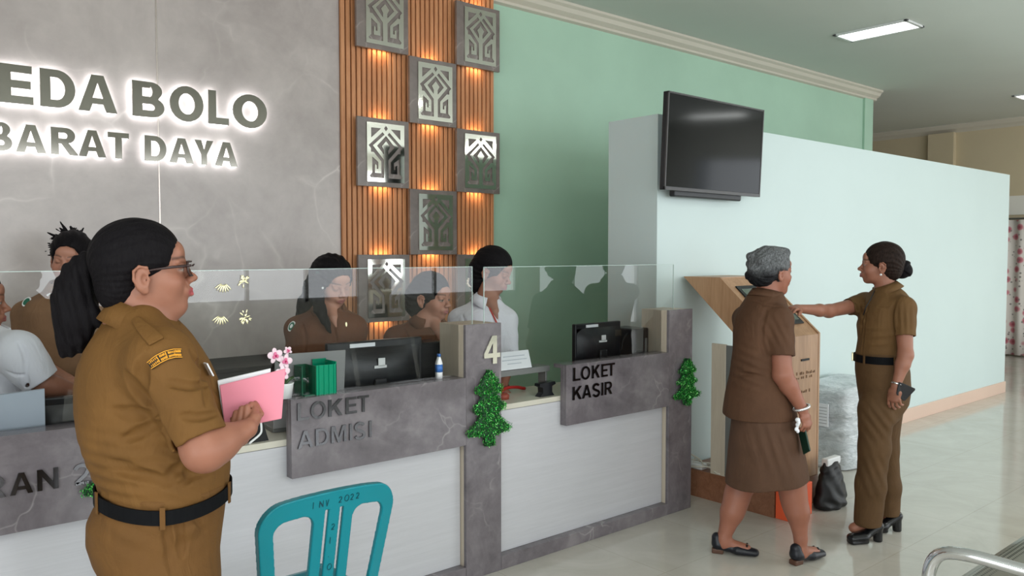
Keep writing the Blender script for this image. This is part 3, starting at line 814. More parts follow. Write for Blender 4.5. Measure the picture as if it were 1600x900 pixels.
# green document holder
r = empty('document_holder', (1.515, 3.0, .948), .0, 'green plastic document holder on the marble band', 'document holder')
bm = bm_new(); bm_box(bm, (-.075, -.035, 0), (.0, .035, .004)); bm_box(bm, (-.03, -.04, 0), (-.027, .05, .118), .001); bm_box(bm, (-.075, .05, 0), (-.027, .053, .118), .001); bm_box(bm, (-.078, -.02, 0), (-.075, .053, .118), .001)
done('side_leaf', bm, M['dark_green'], r)
bm = bm_new(); bm_box(bm, (-.028, -.044, 0), (.062, -.040, .12), .001)
for i in range(4): bm_box(bm, (-.018 + i * .022, -.048, 0), (-.014 + i * .022, -.042, .12))
bm_box(bm, (.058, -.044, 0), (.062, .05, .13), .001); bm_box(bm, (-.0, .046, 0), (.062, .05, .135), .001)
done('front_leaf', bm, M['green_acrylic'], r)
# laptop lid behind it
r = empty('laptop', (1.53, 3.185, .785), -.12, 'grey laptop standing open behind the green document holder', 'laptop')
bm = bm_new(); bm_box(bm, (-.15, -.09, 0), (.15, .09, .018), .004); done('base', bm, M['grey_metal'], r)
bm = bm_new(); bm_box(bm, (-.15, -.006, 0), (.15, .002, .31), .003); bm.transform(Matrix.Translation((0, -.09, .018)) @ Matrix.Rotation(.12, 4, 'X')); done('lid', bm, new_mat('laptop_grey', lin(150, 150, 150), .4), r)

# orchids
def orchid(loc, s, flowers, label, pot=True):
    r = empty('orchid', loc, 0, label, 'flower', )
    if pot:
        bm = bm_new(); bm_lathe(bm, [(.026 * s, 0), (.034 * s, .055 * s), (.036 * s, .06 * s), (.031 * s, .06 * s), (.029 * s, .05 * s)]); done('pot', bm, M['white_plastic'], r)
    stem = bez([(0, 0, .04 * s), (.0, -.005, .09 * s), (-.015 * s, -.01, .13 * s), (-.04 * s, -.02, .155 * s)], 12)
    bm = bm_new(); bm_tube(bm, stem, .0025 * s, 6)
    for a in (.4, 2.2, 3.6):
        c = Vector((math.cos(a), math.sin(a), 0))
        pts = [Vector((0, 0, .05 * s)), Vector((0, 0, .07 * s)) + c * .02 * s, Vector((0, 0, .075 * s)) + c * .045 * s, Vector((0, 0, .06 * s)) + c * .065 * s]
        bm_tube(bm, pts, [.003 * s, .008 * s, .007 * s, .001], 6)
    done('stem', bm, M['leaf'], r)
    for (fx, fz, fs, ry) in flowers:
        o = bm_new()
        for k in range(5):
            a = math.radians(90 + 72 * k + ry); rr = .016 * fs
            r0 = bmesh.ops.create_uvsphere(o, u_segments=12, v_segments=6, radius=1)
            wide = .0135 * fs if k in (1, 4) else .0095 * fs
            for v in r0['verts']:
                p = Vector((v.co.x * wide, v.co.z * .002 + .0015 * math.sin(k), v.co.y * .0145 * fs))
                q = Matrix.Rotation(-(a - math.pi / 2), 3, 'Y') @ p
                v.co = q + Vector((math.cos(a) * rr, -.004 * abs(math.sin(a * 1.3)), math.sin(a) * rr))
        for f in o.faces: f.smooth = True
        fo = done('flower', o, M['pale_petal'], r, (fx * s, -.03 * s, fz * s)); fo.scale = (s, s, s)
        o = bm_new()
        for k in range(3):
            a = math.radians(90 + 120 * k + ry)
            r0 = bmesh.ops.create_uvsphere(o, u_segments=10, v_segments=6, radius=1)
            for v in r0['verts']: v.co = Vector((v.co.x * .0065 * fs + math.cos(a) * .007 * fs, v.co.z * .004 - .006, v.co.y * .0075 * fs + math.sin(a) * .007 * fs))
        done('flower_throat', o, M['pink_petal'], fo)
        o = bm_new(); r0 = bmesh.ops.create_uvsphere(o, u_segments=8, v_segments=6, radius=.004 * fs)
        for v in r0['verts']: v.co.y -= .010
        done('lip', o, M['magenta'], fo)
    return r
orchid((1.365, 2.985, .948), 1.0, [(-.052, .175, 1.05, 10), (-.012, .150, 1.0, -15), (-.022, .105, 1.05, 5), (-.0, .19, .6, 30)], 'pink and white artificial orchid in a white pot beside the green holder')
orchid((2.52, 3.20, .785), 1.25, [(-.03, .22, .9, 20), (.03, .15, .9, -20), (.015, .19, .8, 50)], 'pink orchid standing behind the glass beside pillar 4')
# small card reader and other bits on the low counter
r = empty('card_stand', (1.27, 3.03, .785), 0, 'black triangular stand with white tube on the low counter by the band', 'stand')
bm = bm_new(); bm_prism(bm, [(-.045, 0), (.035, 0), (.01, .085), (-.012, .085)], 1, -.025, .025); done('wedge', bm, M['black_matte'], r)
bm = bm_new(); bm_tube(bm, bez([(.0, -.03, .10), (.004, -.03, .05), (-.004, -.032, .03), (-.038, -.034, .008)], 10), .0045, 8); done('tube', bm, M['white_plastic'], r)
r = empty('stapler', (2.80, 3.03, .785), 0, 'black tape dispenser on the low counter at the right band', 'tape dispenser')
bm = bm_new(); bm_prism(bm, [(-.05, 0), (.05, 0), (.035, .02), (.035, .05), (.06, .058), (.055, .072), (-.05, .068), (-.052, .055), (-.03, .045), (-.028, .02)], 1, -.02, .02); done('body', bm, M['black'], r)
r.name = 'tape_dispenser'
r = empty('red_strap', (2.68, 3.20, .785), 0, 'dark red strap lying on the low counter under the white sign', 'strap')
bm = bm_new(); bm_tube(bm, bez([(-.06, -.02, .012), (.0, .0, .03), (.08, .01, .026), (.14, .02, .012)], 16), [.008] * 17 if False else .009, 6); done('strap', bm, M['red'], r)
bm = bm_new(); bm_lathe(bm, [(.03, 0), (.032, .02), (.02, .03), (.0, .032)], (-.10, -.10, 0)); done('purse', bm, new_mat('brown_red', lin(140, 66, 50), .6), r)
r = empty('leaflet', (2.475, 3.05, .785), 0, 'blue and white leaflet leaning against pillar 4', 'leaflet')
bm = bm_new(); bm_box(bm, (-.02, -.002, 0), (.05, .002, .10)); bm.transform(Matrix.Rotation(-.25, 4, 'Y') @ Matrix.Rotation(.5, 4, 'Z')); done('sheet', bm, M['paper'], r)
bm = bm_new(); bm_box(bm, (.0, -.004, 0), (.03, -.0021, .08)); bm.transform(Matrix.Rotation(-.25, 4, 'Y') @ Matrix.Rotation(.5, 4, 'Z')); done('blue_print', bm, M['blue'], r)
r = empty('counter_sign', (2.625, 3.08, .937), 0, 'white folded card sign with faint print on the counter between the bands', 'sign')
bm = bm_new(); bm_prism(bm, [(-.03, 0), (.03, 0), (.002, .087), (-.002, .087)], 0, -.105, .105); done('card', bm, M['paper'], r)
bm = bm_new()
for i, (a, b) in enumerate(((-.07, .07), (-.08, .08), (-.05, .04))): 
    z = .062 - i * .018; y = -.03 + .028 * z / .087
    bm_box(bm, (a, y - .0022, z), (b, y + .0, z + .004))
done('printed_lines', bm, new_mat('faint_print', lin(190, 196, 205), .8), r)
# left station bits
r = empty('white_folder', (.43, 3.09, .785), -.15, 'white folder standing upright on the left counter', 'folder')
bm = bm_new(); bm_prism(bm, [(-.07, .0), (.12, .0), (.12, .285), (-.035, .275)], 1, -.006, .006); bm.transform(Matrix.Rotation(.12, 4, 'X')); done('cover', bm, new_mat('folder_blue_white', lin(186, 196, 210), .45), r)
r = empty('paper_stack', (.27, 3.16, .785), 0, 'stack of white papers on the left counter', 'paper stack')
bm = bm_new(); bm_box(bm, (-.08, -.06, 0), (.10, .13, .13), .002); done('sheets', bm, M['paper'], r)
bm = bm_new(); bm_box(bm, (-.09, -.085, 0), (.11, -.062, .135), .003); done('dark_tray', bm, new_mat('navy_tray', lin(30, 40, 58), .5), r)
r = empty('desk_phone', (.08, 3.12, .785), 0, 'dark rounded telephone at the left picture edge', 'telephone')
bm = bm_new(); bm_lathe(bm, [(.05, 0), (.055, .10), (.045, .16), (.02, .185), (.001, .19)]); done('body', bm, new_mat('dark_brown', lin(40, 32, 32), .5), r)
# dark cabinet against the marble wall
r = empty('low_cabinet', (1.78, 4.45, 0), 0, 'dark low cabinet against the marble wall', 'cabinet')
bm = bm_new(); bm_box(bm, (-.62, -.2, .08), (.62, .22, .88), .004); done('body', bm, new_mat('dark_cabinet', lin(62, 64, 66), .35), r)
bm = bm_new(); bm_box(bm, (-.66, -.23, .88), (.66, .24, .905), .004); done('top', bm, M['black_matte'], r)
bm = bm_new(); bm_box(bm, (-.6, -.18, 0), (.6, .2, .08)); done('plinth', bm, M['black_matte'], r)
for s in (-1, 1):
    bm = bm_new(); bm_box(bm, (-.3, -.012, -.37), (.3, .0, .37), .003); d = done('door', bm, new_mat('cabinet_door_%d' % s, lin(70, 72, 75), .35), r, (s * .305, -.2, .48))
    bm = bm_new(); bm_tube(bm, [(0, -.03, -.08), (0, -.03, .08)], .006); done('handle', bm, M['chrome'], d, (-s * .25, 0, .1))

# reflections of sunlit plants in the glass, modelled as gold petals
def gold_reflection(x, z, fan, label):
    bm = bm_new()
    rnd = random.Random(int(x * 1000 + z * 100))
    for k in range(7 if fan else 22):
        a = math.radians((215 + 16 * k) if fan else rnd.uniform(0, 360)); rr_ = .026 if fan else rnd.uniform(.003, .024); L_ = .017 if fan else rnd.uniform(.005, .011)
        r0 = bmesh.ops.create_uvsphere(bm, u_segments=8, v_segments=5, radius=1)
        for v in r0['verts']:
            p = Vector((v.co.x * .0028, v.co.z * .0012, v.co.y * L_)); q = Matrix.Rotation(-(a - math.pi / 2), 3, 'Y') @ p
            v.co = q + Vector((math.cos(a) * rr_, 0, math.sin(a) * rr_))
    o = done('gold_reflection', bm, M['gold_and_reflection'], None, (x, 2.984, z), True)
    tag(o, label, 'ornament', 'gold reflections modelled on the glass screen')  # petals stand for reflections of sunlit plants
M['gold_and_reflection'] = new_mat('gold_and_reflection', (.86, .80, .50, 1), .3, .7)
gold_reflection(1.205, 1.412, False, 'gold flower-like reflection modelled on the glass, upper right of the four')
gold_reflection(1.21, 1.275, False, 'gold flower-like reflection modelled on the glass, lower right of the four')
gold_reflection(1.130, 1.412, True, 'pale gold leaf-like reflection modelled on the glass, upper left of the four')
gold_reflection(1.118, 1.292, True, 'pale gold leaf-like reflection modelled on the glass, lower left of the four')

# ---- tinsel trees
def tinsel_mat():
    m = new_mat('green_tinsel', lin(14, 130, 44), .3, .7); t = NT(m)
    n = t.noise(t.coords(), 160, 2, .5)
    t.col(t.ramp(n.outputs['Fac'], [(.36, lin(6, 84, 28)), (.52, lin(30, 176, 60)), (.64, lin(170, 240, 150))]))
    return m
M['tinsel'] = tinsel_mat()
def tinsel_tree(x, y, z0, h, w, seed, label):
    r = empty('tinsel_tree', (x, y, z0), 0, label, 'tinsel tree', 'green tinsel trees hung on the counter pillars')
    rnd = random.Random(seed)
    # silhouette (half width by height)
    prof = [(0, .20), (.10, .22), (.13, .26), (.16, .95), (.22, 1.0), (.30, .70), (.40, .45), (.44, .42), (.46, .70), (.52, .74), (.60, .48), (.68, .36), (.70, .58), (.76, .60), (.86, .36), (.95, .18), (1.0, .03)]
    hw = lambda t: float(np.interp(t, [p[0] for p in prof], [p[1] for p in prof])) * w / 2
    bm = bm_new(); n = 44; rows = []
    for j in range(n + 1):
        t = j / n; a = hw(t) * .9
        rows.append([bm.verts.new((a * math.cos(q), -.012 + .018 * math.sin(q), t * h)) for q in [2 * math.pi * i / 14 for i in range(14)]])
    for A, B in zip(rows, rows[1:]):
        for i in range(14): bm.faces.new((A[i], A[(i + 1) % 14], B[(i + 1) % 14], B[i]))
    done('core', bm, new_mat('tinsel_core', lin(6, 60, 24), .6), r)
    bm = bm_new()
    for i in range(3600):
        t = rnd.random(); a = hw(t)
        if rnd.random() > (a / (w / 2)) + .12: continue
        px = rnd.uniform(-1, 1) * a; py = -.012 - .020 * math.sqrt(max(0, 1 - (px / max(a, 1e-4)) ** 2)) * (1 if rnd.random() < .8 else -1) 
        c = Vector((px, py, t * h))
        d = Vector((rnd.gauss(0, .5), rnd.gauss(-.5, .4), rnd.gauss(.1, 1))).normalized() * rnd.uniform(.006, .013)
        s = d.cross(Vector((rnd.gauss(0, 1), rnd.gauss(0, 1), rnd.gauss(0, 1)))).normalized() * .0011
        vs = [bm.verts.new(c - d * .3 - s), bm.verts.new(c - d * .3 + s), bm.verts.new(c + d + s), bm.verts.new(c + d - s)]
        bm.faces.new(vs)
    me = bpy.data.meshes.new('foil'); bm.to_mesh(me); bm.free(); link('foil', me, M['tinsel'], r)
    return r
tinsel_tree(2.338, YF - .006, .621, .353, .285, 3, 'green tinsel Christmas tree on pillar 4 between the two marble bands')
tinsel_tree(3.825, YF - .006, .63, .272, .26, 5, 'green tinsel Christmas tree on the right end pillar of the counter')
tinsel_tree(.745, YF - .006, .67, .31, .27, 8, 'green tinsel Christmas tree mostly hidden behind the near woman')

# ================================================================ television
tv = empty('television', (4.281, 3.046, 2.18), 0, 'black flat television mounted on the pale partition, tilted downwards', 'television')
TT = Matrix.Rotation(-math.radians(-2.5), 4, 'X')
w, h = 1.0, .575
def tvp(name, lo, hi, mat, bev=0, rot=True):
    bm = bm_new(); bm_box(bm, lo, hi, bev); 
    if rot: bm.transform(TT)
    return done(name, bm, mat, tv)
tvp('casing', (-w / 2, 0, -h / 2), (w / 2, .035, h / 2), M['black'], .004)
tvp('screen', (-w / 2 + .012, -.0035, -h / 2 + .022), (w / 2 - .012, .001, h / 2 - .012), M['screen'])
bm = bm_new()
for a, b in (((-w / 2, -.006, -h / 2), (w / 2, .004, -h / 2 + .02)), ((-w / 2, -.006, h / 2 - .010), (w / 2, .004, h / 2)), ((-w / 2, -.006, -h / 2), (-w / 2 + .010, .004, h / 2)), ((w / 2 - .010, -.006, -h / 2), (w / 2, .004, h / 2))): bm_box(bm, a, b, .001)
bm.transform(TT); done('bezel', bm, new_mat('bezel', lin(62, 60, 60), .3), tv)
tvp('rear_housing', (-w * .36, .03, -h / 2 - .035), (w * .34, .075, h * .15), M['black'], .01)
tvp('wall_mount', (-.12, .07, -.12), (.12, .134, .12), M['black_matte'], .003, False)

# ================================================================ information kiosk
kx, ky = 4.10, 2.50
ks = empty('information_kiosk', (kx, ky, 0), 0, 'wooden touchscreen information kiosk leaning out from the pale partition', 'kiosk')
KW = .485
side = [(.0, .0), (.0, 1.035), (.385, 1.372), (.655, 1.372), (.27, 1.03), (.27, .155), (.55, .155), (.55, 0)]
def kpart(name, polys, x0, x1, mat):
    bm = bm_new()
    for p in polys: bm_prism(bm, p, 0, x0, x1)
    return done(name, bm, mat, ks)
kpart('side_panel', [[(.0, .17), (.0, 1.035), (.385, 1.372), (.655, 1.372), (.27, 1.03), (.27, .17)]], 0, .018, M['kiosk_wood'])
kpart('side_panel', [[(.0, .17), (.0, 1.035), (.385, 1.372), (.655, 1.372), (.27, 1.03), (.27, .17)]], KW - .018, KW, M['kiosk_wood'])
kpart('front_panel', [[(.002, .17), (.002, 1.03), (.02, 1.03), (.02, .17)]], .018, KW - .018, M['kiosk_wood'])
kpart('sloping_panel', [[(.004, 1.028), (.387, 1.368), (.387, 1.350), (.016, 1.022)]], .018, KW - .018, M['kiosk_wood'])
kpart('top_panel', [[(.385, 1.372), (.655, 1.372), (.640, 1.355), (.385, 1.355)]], .018, KW - .018, M['kiosk_wood'])
kpart('under_panel', [[(.650, 1.366), (.272, 1.03), (.258, 1.038), (.636, 1.366)]], .018, KW - .018, M['kiosk_wood'])
kpart('base', [[(.0, .0), (.0, .168), (.66, .168), (.66, .0)]], 0, KW, M['kiosk_base'])
# screen set into the sloping panel
sl = Vector((0, .385, .337)).normalized(); nn = Vector((0, -sl.z, sl.y))
def slope_box(name, x0, x1, s0, s1, t0, t1, mat, par=None):
    bm = bm_new(); bm_box(bm, (x0, s0, t0), (x1, s1, t1), .002)
    Mx = Matrix(((1, 0, 0, 0), (0, sl.y, nn.y, 0), (0, sl.z, nn.z, 1.035), (0, 0, 0, 1))); bm.transform(Mx)
    return done(name, bm, mat, par or ks)
slope_box('screen_frame', .07, KW - .07, .09, .43, -.004, .004, M['black'])
slope_box('touch_screen', .095, KW - .095, .12, .40, .003, .006, new_mat('kiosk_screen', lin(96, 108, 98), .15))
bm = bm_new(); bm_box(bm, (.27, -.003, .880), (.36, .003, .892)); done('card_slot', bm, M['black_matte'], ks)
pr = new_mat('kiosk_print', lin(132, 104, 80), .6)
bm = bm_new(); rnd = random.Random(9)
for z, n, hh in ((.800, 12, .020), (.775, 10, .018), (.690, 9, .020)):
    for i in range(n):
        if rnd.random() < .15: continue
        x = .225 + i * .018 + rnd.uniform(-.002, .002); bm_box(bm, (x, -.0016, z), (x + rnd.uniform(.004, .010), .001, z + hh * rnd.uniform(.5, 1)))
done('faint_print', bm, pr, ks)
# open grey service door behind
bm = bm_new(); bm_box(bm, (0, 0, .17), (.018, .10, .97), .002); done('service_door', bm, M['cream'], ks, (-.005, .335, 0))
bm = bm_new(); bm_box(bm, (-.004, -.085, .175), (.010, .0, .965)); done('service_door_lining', bm, M['grey_metal'], ks, (.004, .335, 0))
# cables on the kiosk base
r = empty('cable_bundle', (4.22, 3.06, .168), 0, 'tangle of white cables and a power strip on the kiosk base', 'cable')
for i in range(6):
    rnd = random.Random(i + 20)
    pts = [(rnd.uniform(-.10, .0), rnd.uniform(-.12, .09), .008 + rnd.uniform(0, .03)) for _ in range(5)]
    if i == 0: pts = [(-.13, .08, .012), (-.125, -.02, .02), (-.10, -.10, .03), (-.13, -.18, .012), (-.08, -.22, .01)]
    if i == 1: pts = [(-.09, .08, .09), (-.06, .0, .05), (-.10, -.06, .03), (-.05, -.1, .01)]
    bm = bm_new(); bm_tube(bm, bez(pts, 24), .005, 7); done('cable', bm, M['cable'], r)
bm = bm_new(); bm_box(bm, (-.11, -.05, .0), (-.05, .07, .035), .006); done('power_strip', bm, M['white_plastic'], r)
# orange box in front of the kiosk
bm = bm_new(); bm_box(bm, (4.105, 2.40, 0), (4.34, 2.494, .19), .003); o = done('orange_box', bm, M['orange']); tag(o, 'flat orange box standing against the kiosk base', 'box')

# black bag
bg = empty('black_bag', (4.55, 2.40, 0), 0, 'black plastic carrier bag with white top on the floor by the kiosk', 'bag')
f = Fld((-.16, -.12, -.01), (.16, .12, .36), .005)
f.loft([(0, 0, .0, .125, .07), (0, 0, .03, .14, .08), (0, 0, .15, .115, .06), (.0, 0, .25, .085, .035), (0, 0, .28, .075, .02)], (1, 0, 0), (0, 1, 0), k=.01)
f.warp(lambda X, Y, Z: (.006 * np.sin(38 * X + 9 * np.sin(13 * Z)) * np.cos(26 * Z + 20 * Y) + .004 * np.sin(70 * X + 40 * Z)).astype(np.float32))
field_object('sack', f, new_mat('black_film', lin(12, 12, 14), .5), bg)
bm = bm_new(); bm_box(bm, (-.075, -.022, .255), (.08, .02, .30), .008); done('white_top', bm, M['white_plastic'], bg)

# plastic-wrapped bundle against the partition
def wrap_mat():
    m = new_mat('wrapped_plastic', rough=.25, spec=.7); t = NT(m)
    n = t.noise(t.coords(scale=(3, 3, 7)), 2.5, 6, .65, 1.5)
    t.col(t.ramp(n.outputs['Fac'], [(.3, lin(176, 184, 188)), (.55, lin(214, 220, 224)), (.75, lin(240, 244, 246))]))
    n2 = t.noise(t.coords(scale=(4, 4, 12)), 4, 4, .6, 2.5); t.bump(n2.outputs['Fac'], .7, .02)
    return m
M['wrap'] = wrap_mat()
bd = empty('wrapped_bundle', (5.72, 2.92, 0), 0, 'bundle of boxes wrapped in white plastic film on the floor by the partition', 'bundle')
f = Fld((-.43, -.27, -.02), (.43, .27, .62), .008)
f.loft([(0, 0, .0, .385, .235), (0, .0, .05, .395, .24), (0, 0, .25, .39, .238), (0, .0, .45, .388, .235), (0, .0, .54, .37, .22), (0, .0, .58, .33, .19)], (1, 0, 0), (0, 1, 0), k=.01, p=7.0)
f.warp(lambda X, Y, Z: (.006 * np.sin(14 * X + 5 * np.sin(9 * Z) + 3) * np.sin(17 * Z + 8 * Y) + .003 * np.sin(45 * Z + 20 * X)).astype(np.float32))
field_object('film', f, M['wrap'], bd)
bm = bm_new(); bm_box(bm, (-.405, -.09, .30), (-.398, .03, .46)); lb = done('paper_label', bm, M['paper'], bd)
bm = bm_new()
for i in range(6): bm_box(bm, (-.4065, -.08, .32 + i * .022), (-.4045, .02 - .02 * (i % 3), .324 + i * .022))
done('label_print', bm, new_mat('grey_print', lin(160, 160, 165), .8), lb)

# ================================================================ steel waiting bench, bottom right
bn = empty('waiting_bench', (2.5, .5, 0), 0, 'perforated steel waiting bench with chrome armrest, bottom right corner', 'bench')
bi = Matrix.Translation((-2.5, -.5, 0))
steel = new_mat('perforated_steel', rough=.35, metal=.6); t = NT(steel)
vo = t.n('ShaderNodeTexVoronoi', Scale=70.0, Randomness=0.0); t.l(t.coords(), vo.inputs['Vector'])
t.col(t.ramp(vo.outputs['Distance'], [(.28, lin(50, 52, 48)), (.34, lin(160, 160, 150))]))
def bpart(name, bm, mat, **kw):
    o = done(name, bm, mat, bn); o.matrix_parent_inverse = bi.copy(); return o
bm = bm_new()
arm = bez([(2.545, .55, .44), (2.535, .57, .58), (2.53, .66, .625), (2.51, .80, .64), (2.495, .90, .645), (2.49, .965, .63), (2.488, .995, .58), (2.49, .995, .50), (2.50, .95, .44)], 40)
bm_tube(bm, arm, .019, 14); bpart('armrest', bm, M['chrome'])
for i, x in enumerate((2.58, 3.14, 3.70)):
    bm = bm_new()
    prof = [(.52, .43), (.56, .415), (.75, .41), (.92, .43), (1.02, .445), (1.05, .435), (1.06, .415)]
    A = [bm.verts.new((x, a, b)) for a, b in prof]; B = [bm.verts.new((x + .52, a, b)) for a, b in prof]
    for k in range(len(prof) - 1): bm.faces.new((A[k], A[k + 1], B[k + 1], B[k])).smooth = True
    o = bpart('seat', bm, steel); md = o.modifiers.new('s', 'SOLIDIFY'); md.thickness = .006
    bm = bm_new()
    prof = [(.50, .45), (.46, .55), (.42, .70), (.385, .82), (.37, .83)]
    A = [bm.verts.new((x, a, b)) for a, b in prof]; B = [bm.verts.new((x + .52, a, b)) for a, b in prof]
    for k in range(len(prof) - 1): bm.faces.new((A[k], A[k + 1], B[k + 1], B[k])).smooth = True
    o = bpart('backrest', bm, steel); md = o.modifiers.new('s', 'SOLIDIFY'); md.thickness = .006
bm = bm_new(); bm_box(bm, (2.54, .70, .36), (4.26, .76, .40), .005); bpart('beam', bm, M['grey_metal'])
for x in (2.75, 4.0):
    bm = bm_new(); bm_tube(bm, bez([(x, .73, .36), (x, .70, .15), (x, .50, .02)], 10), .02); bm_tube(bm, bez([(x, .73, .2), (x, .85, .08), (x, 1.0, .02)], 10), .02); bpart('leg', bm, M['chrome'])

# ================================================================ teal plastic chair
ch = empty('plastic_chair', (1.09, 2.33, 0), 0, 'teal plastic chair with its slotted back to the viewer', 'chair')
def chair():
    # backrest: local x across, y forwards (+Y, towards the counter), z up
    f = Fld((-.27, -.36, .40), (.27, -.05, .89), .003)
    def fn(X, Y, Z):
        t = (Z - .42) / .42
        half = .175 + .05 * np.clip(t, 0, 1)
        def rbox(cx, cz, hx, hz, r):
            qx = np.abs(X - cx) - hx + r; qz = np.abs(Z - cz) - hz + r
            return np.sqrt(np.maximum(qx, 0) ** 2 + np.maximum(qz, 0) ** 2) + np.minimum(np.maximum(qx, qz), 0) - r
        # outer outline with an arched top
        ztop = .845 - .35 * X * X - 6.5 * X ** 4
        qx = np.abs(X) - half + .07; qz = (Z - ztop) + .07
        outer = np.sqrt(np.maximum(qx, 0) ** 2 + np.maximum(qz, 0) ** 2) + np.minimum(np.maximum(qx, qz), 0) - .07
        wtop = .786 - .35 * X * X - 5.6 * X ** 4
        hin = half - .040
        wx0 = .062
        cx = (hin + wx0) / 2; hx = (hin - wx0) / 2
        qx = np.abs(np.abs(X) - cx) - hx + .035; qz = np.maximum(Z - wtop, .36 - Z) + .035
        win = np.sqrt(np.maximum(qx, 0) ** 2 + np.maximum(qz, 0) ** 2) + np.minimum(np.maximum(qx, qz), 0) - .035
        sx = np.abs(np.abs(X) - .0235) - .0055; slot = np.maximum(sx, np.maximum(Z - .79, .36 - Z))
        d2 = np.maximum(np.maximum(outer, -win), -slot)
        yc = -.185 - .22 * (Z - .42) - .9 * X * X * 0 + .55 * X * X
        th = .0035
        d = np.maximum(d2, np.abs(Y - yc) - th)
        rim = np.maximum(np.abs(outer + .004) - .004, np.abs(Y - yc - .010) - .014)
        rim2 = np.maximum(np.abs(win - .003) - .003, np.abs(Y - yc - .006) - .009)
        rim3 = np.maximum(np.maximum(np.abs(np.abs(np.abs(X) - .0235) - .008) - .002, Z - .79), np.abs(Y - yc - .005) - .007)
        return np.minimum(np.minimum(d, rim), np.minimum(np.maximum(rim2, outer), np.maximum(rim3, outer)))
    f.put(fn, f.lo, f.lo + f.h * f.n, .003)
    field_object('backrest', f, M['teal'], ch)
    # seat
    f = Fld((-.26, -.24, .36), (.26, .28, .46), .005)
    def sn(X, Y, Z):
        hx = .225 - .03 * np.clip((-Y) / .2, 0, 1); qx = np.abs(X) - hx + .05; qy = np.abs(Y - .02) - .225 + .05
        o = np.sqrt(np.maximum(qx, 0) ** 2 + np.maximum(qy, 0) ** 2) + np.minimum(np.maximum(qx, qy), 0) - .05
        zc = .43 - .012 * np.exp(-((X / .15) ** 2 + (Y / .15) ** 2)) - .35 * np.maximum(Y - .19, 0)
        top = np.maximum(o, np.abs(Z - zc) - .0035); rim = np.maximum(np.abs(o + .005) - .005, np.abs(Z - zc + .02) - .022)
        return np.minimum(top, rim)
    f.put(sn, f.lo, f.lo + f.h * f.n, .004); field_object('seat', f, M['teal'], ch)
    for sx in (-1, 1):
        for sy in (-1, 1):
            bm = bm_new()
            top = Vector((sx * .195, -.185 if sy < 0 else .21, .425)); bot = Vector((sx * .235, -.25 if sy < 0 else .25, 0))
            rows = []
            for k in range(9):
                p = top.lerp(bot, k / 8); w_ = .030 - .008 * k / 8
                rows.append([bm.verts.new(p + Vector(q)) for q in ((-w_, -sy * w_ * .0, 0), (-w_ * .6, sy * w_, 0), (w_ * .6, sy * w_, 0), (w_, 0, 0), (w_ * .4, sy * w_ * .6, 0), (-w_ * .4, sy * w_ * .6, 0))])
            for A, B in zip(rows, rows[1:]):
                for i in range(6): bm.faces.new((A[i], A[(i + 1) % 6], B[(i + 1) % 6], B[i])).smooth = True
            bm.faces.new(rows[0]); bm.faces.new(rows[-1][::-1])
            done('leg', bm, M['teal'], ch)
    # handwriting marks on the back
    ink = new_mat('faded_ink', lin(0, 62, 74), .6)
    V_ = [[(0, 1), (.09, 1), (.3, .2), (.51, 1), (.6, 1), (.36, 0), (.24, 0)]]
    def mark(txt, x, z, hgt, dx, dz):
        for c in txt:
            if c == 'V': loops = V_
            elif c == '0': loops = glyph('O', .1)[0]
            else: loops = glyph(c, .1)[0]
            me = outline_mesh('ink_mark', [[(px * hgt * .8, py * hgt) for px, py in lp] for lp in loops], .001)
            if c == '2':
                bmm = bm_new(); bmm.from_mesh(me); me2 = outline_mesh('f', [[(.1 * hgt * .8, 0), (.62 * hgt * .8, 0), (.62 * hgt * .8, .11 * hgt), (.1 * hgt * .8, .11 * hgt)]], .001); bmm.from_mesh(me2); bmm.to_mesh(me); bmm.free()
            o = link('ink_mark', me, ink, ch); yc = -.185 - .22 * (z - .42) + .55 * x * x
            o.location = (x, yc - .0048, z); o.rotation_euler = (math.pi / 2 + .217, 0, 0)
            x += dx; z += dz
    mark('INV', -.070, .803, .020, .019, 0); mark('2022', .008, .805, .020, .019, 0)
    mark('2I80', -.007, .725, .020, 0, -.042)
chair()
# ================================================================ people
def hdir(px):
    """horizontal view direction and its right-hand side for a column of the photograph"""
    d = unproj(px, 450, 1.0) - np.array([0, 0, CAMH]); d[2] = 0; d = nrm(d)
    return d, np.array([d[1], -d[0], 0.0])
def frame(px, yaw, pitch=0, roll=0):
    """yaw 0 faces the camera, 90 faces right, 180 away; pitch up positive"""
    v, r = hdir(px); a = math.radians(yaw)
    f = -v * math.cos(a) + r * math.sin(a); z = np.array([0, 0, 1.0])
    p = math.radians(pitch); f2 = f * math.cos(p) + z * math.sin(p); u = z * math.cos(p) - f * math.sin(p)
    rt = np.cross(f2, u); q = math.radians(roll)
    rt2 = rt * math.cos(q) + u * math.sin(q); u2 = u * math.cos(q) - rt * math.sin(q)
    return np.stack([rt2, f2, u2], 1)          # columns: right, forward, up
class Head:
    def __init__(s, px, py, depth, yaw, pitch=0, roll=0, size=1.0):
        s.o = unproj(px, py, depth); s.R = frame(px, yaw, pitch, roll); s.s = size
    def p(s, x, y, z): return s.o + s.s * (s.R @ np.array([x, y, z]))
    def loc(s, V): return (V - s.o) @ s.R / s.s
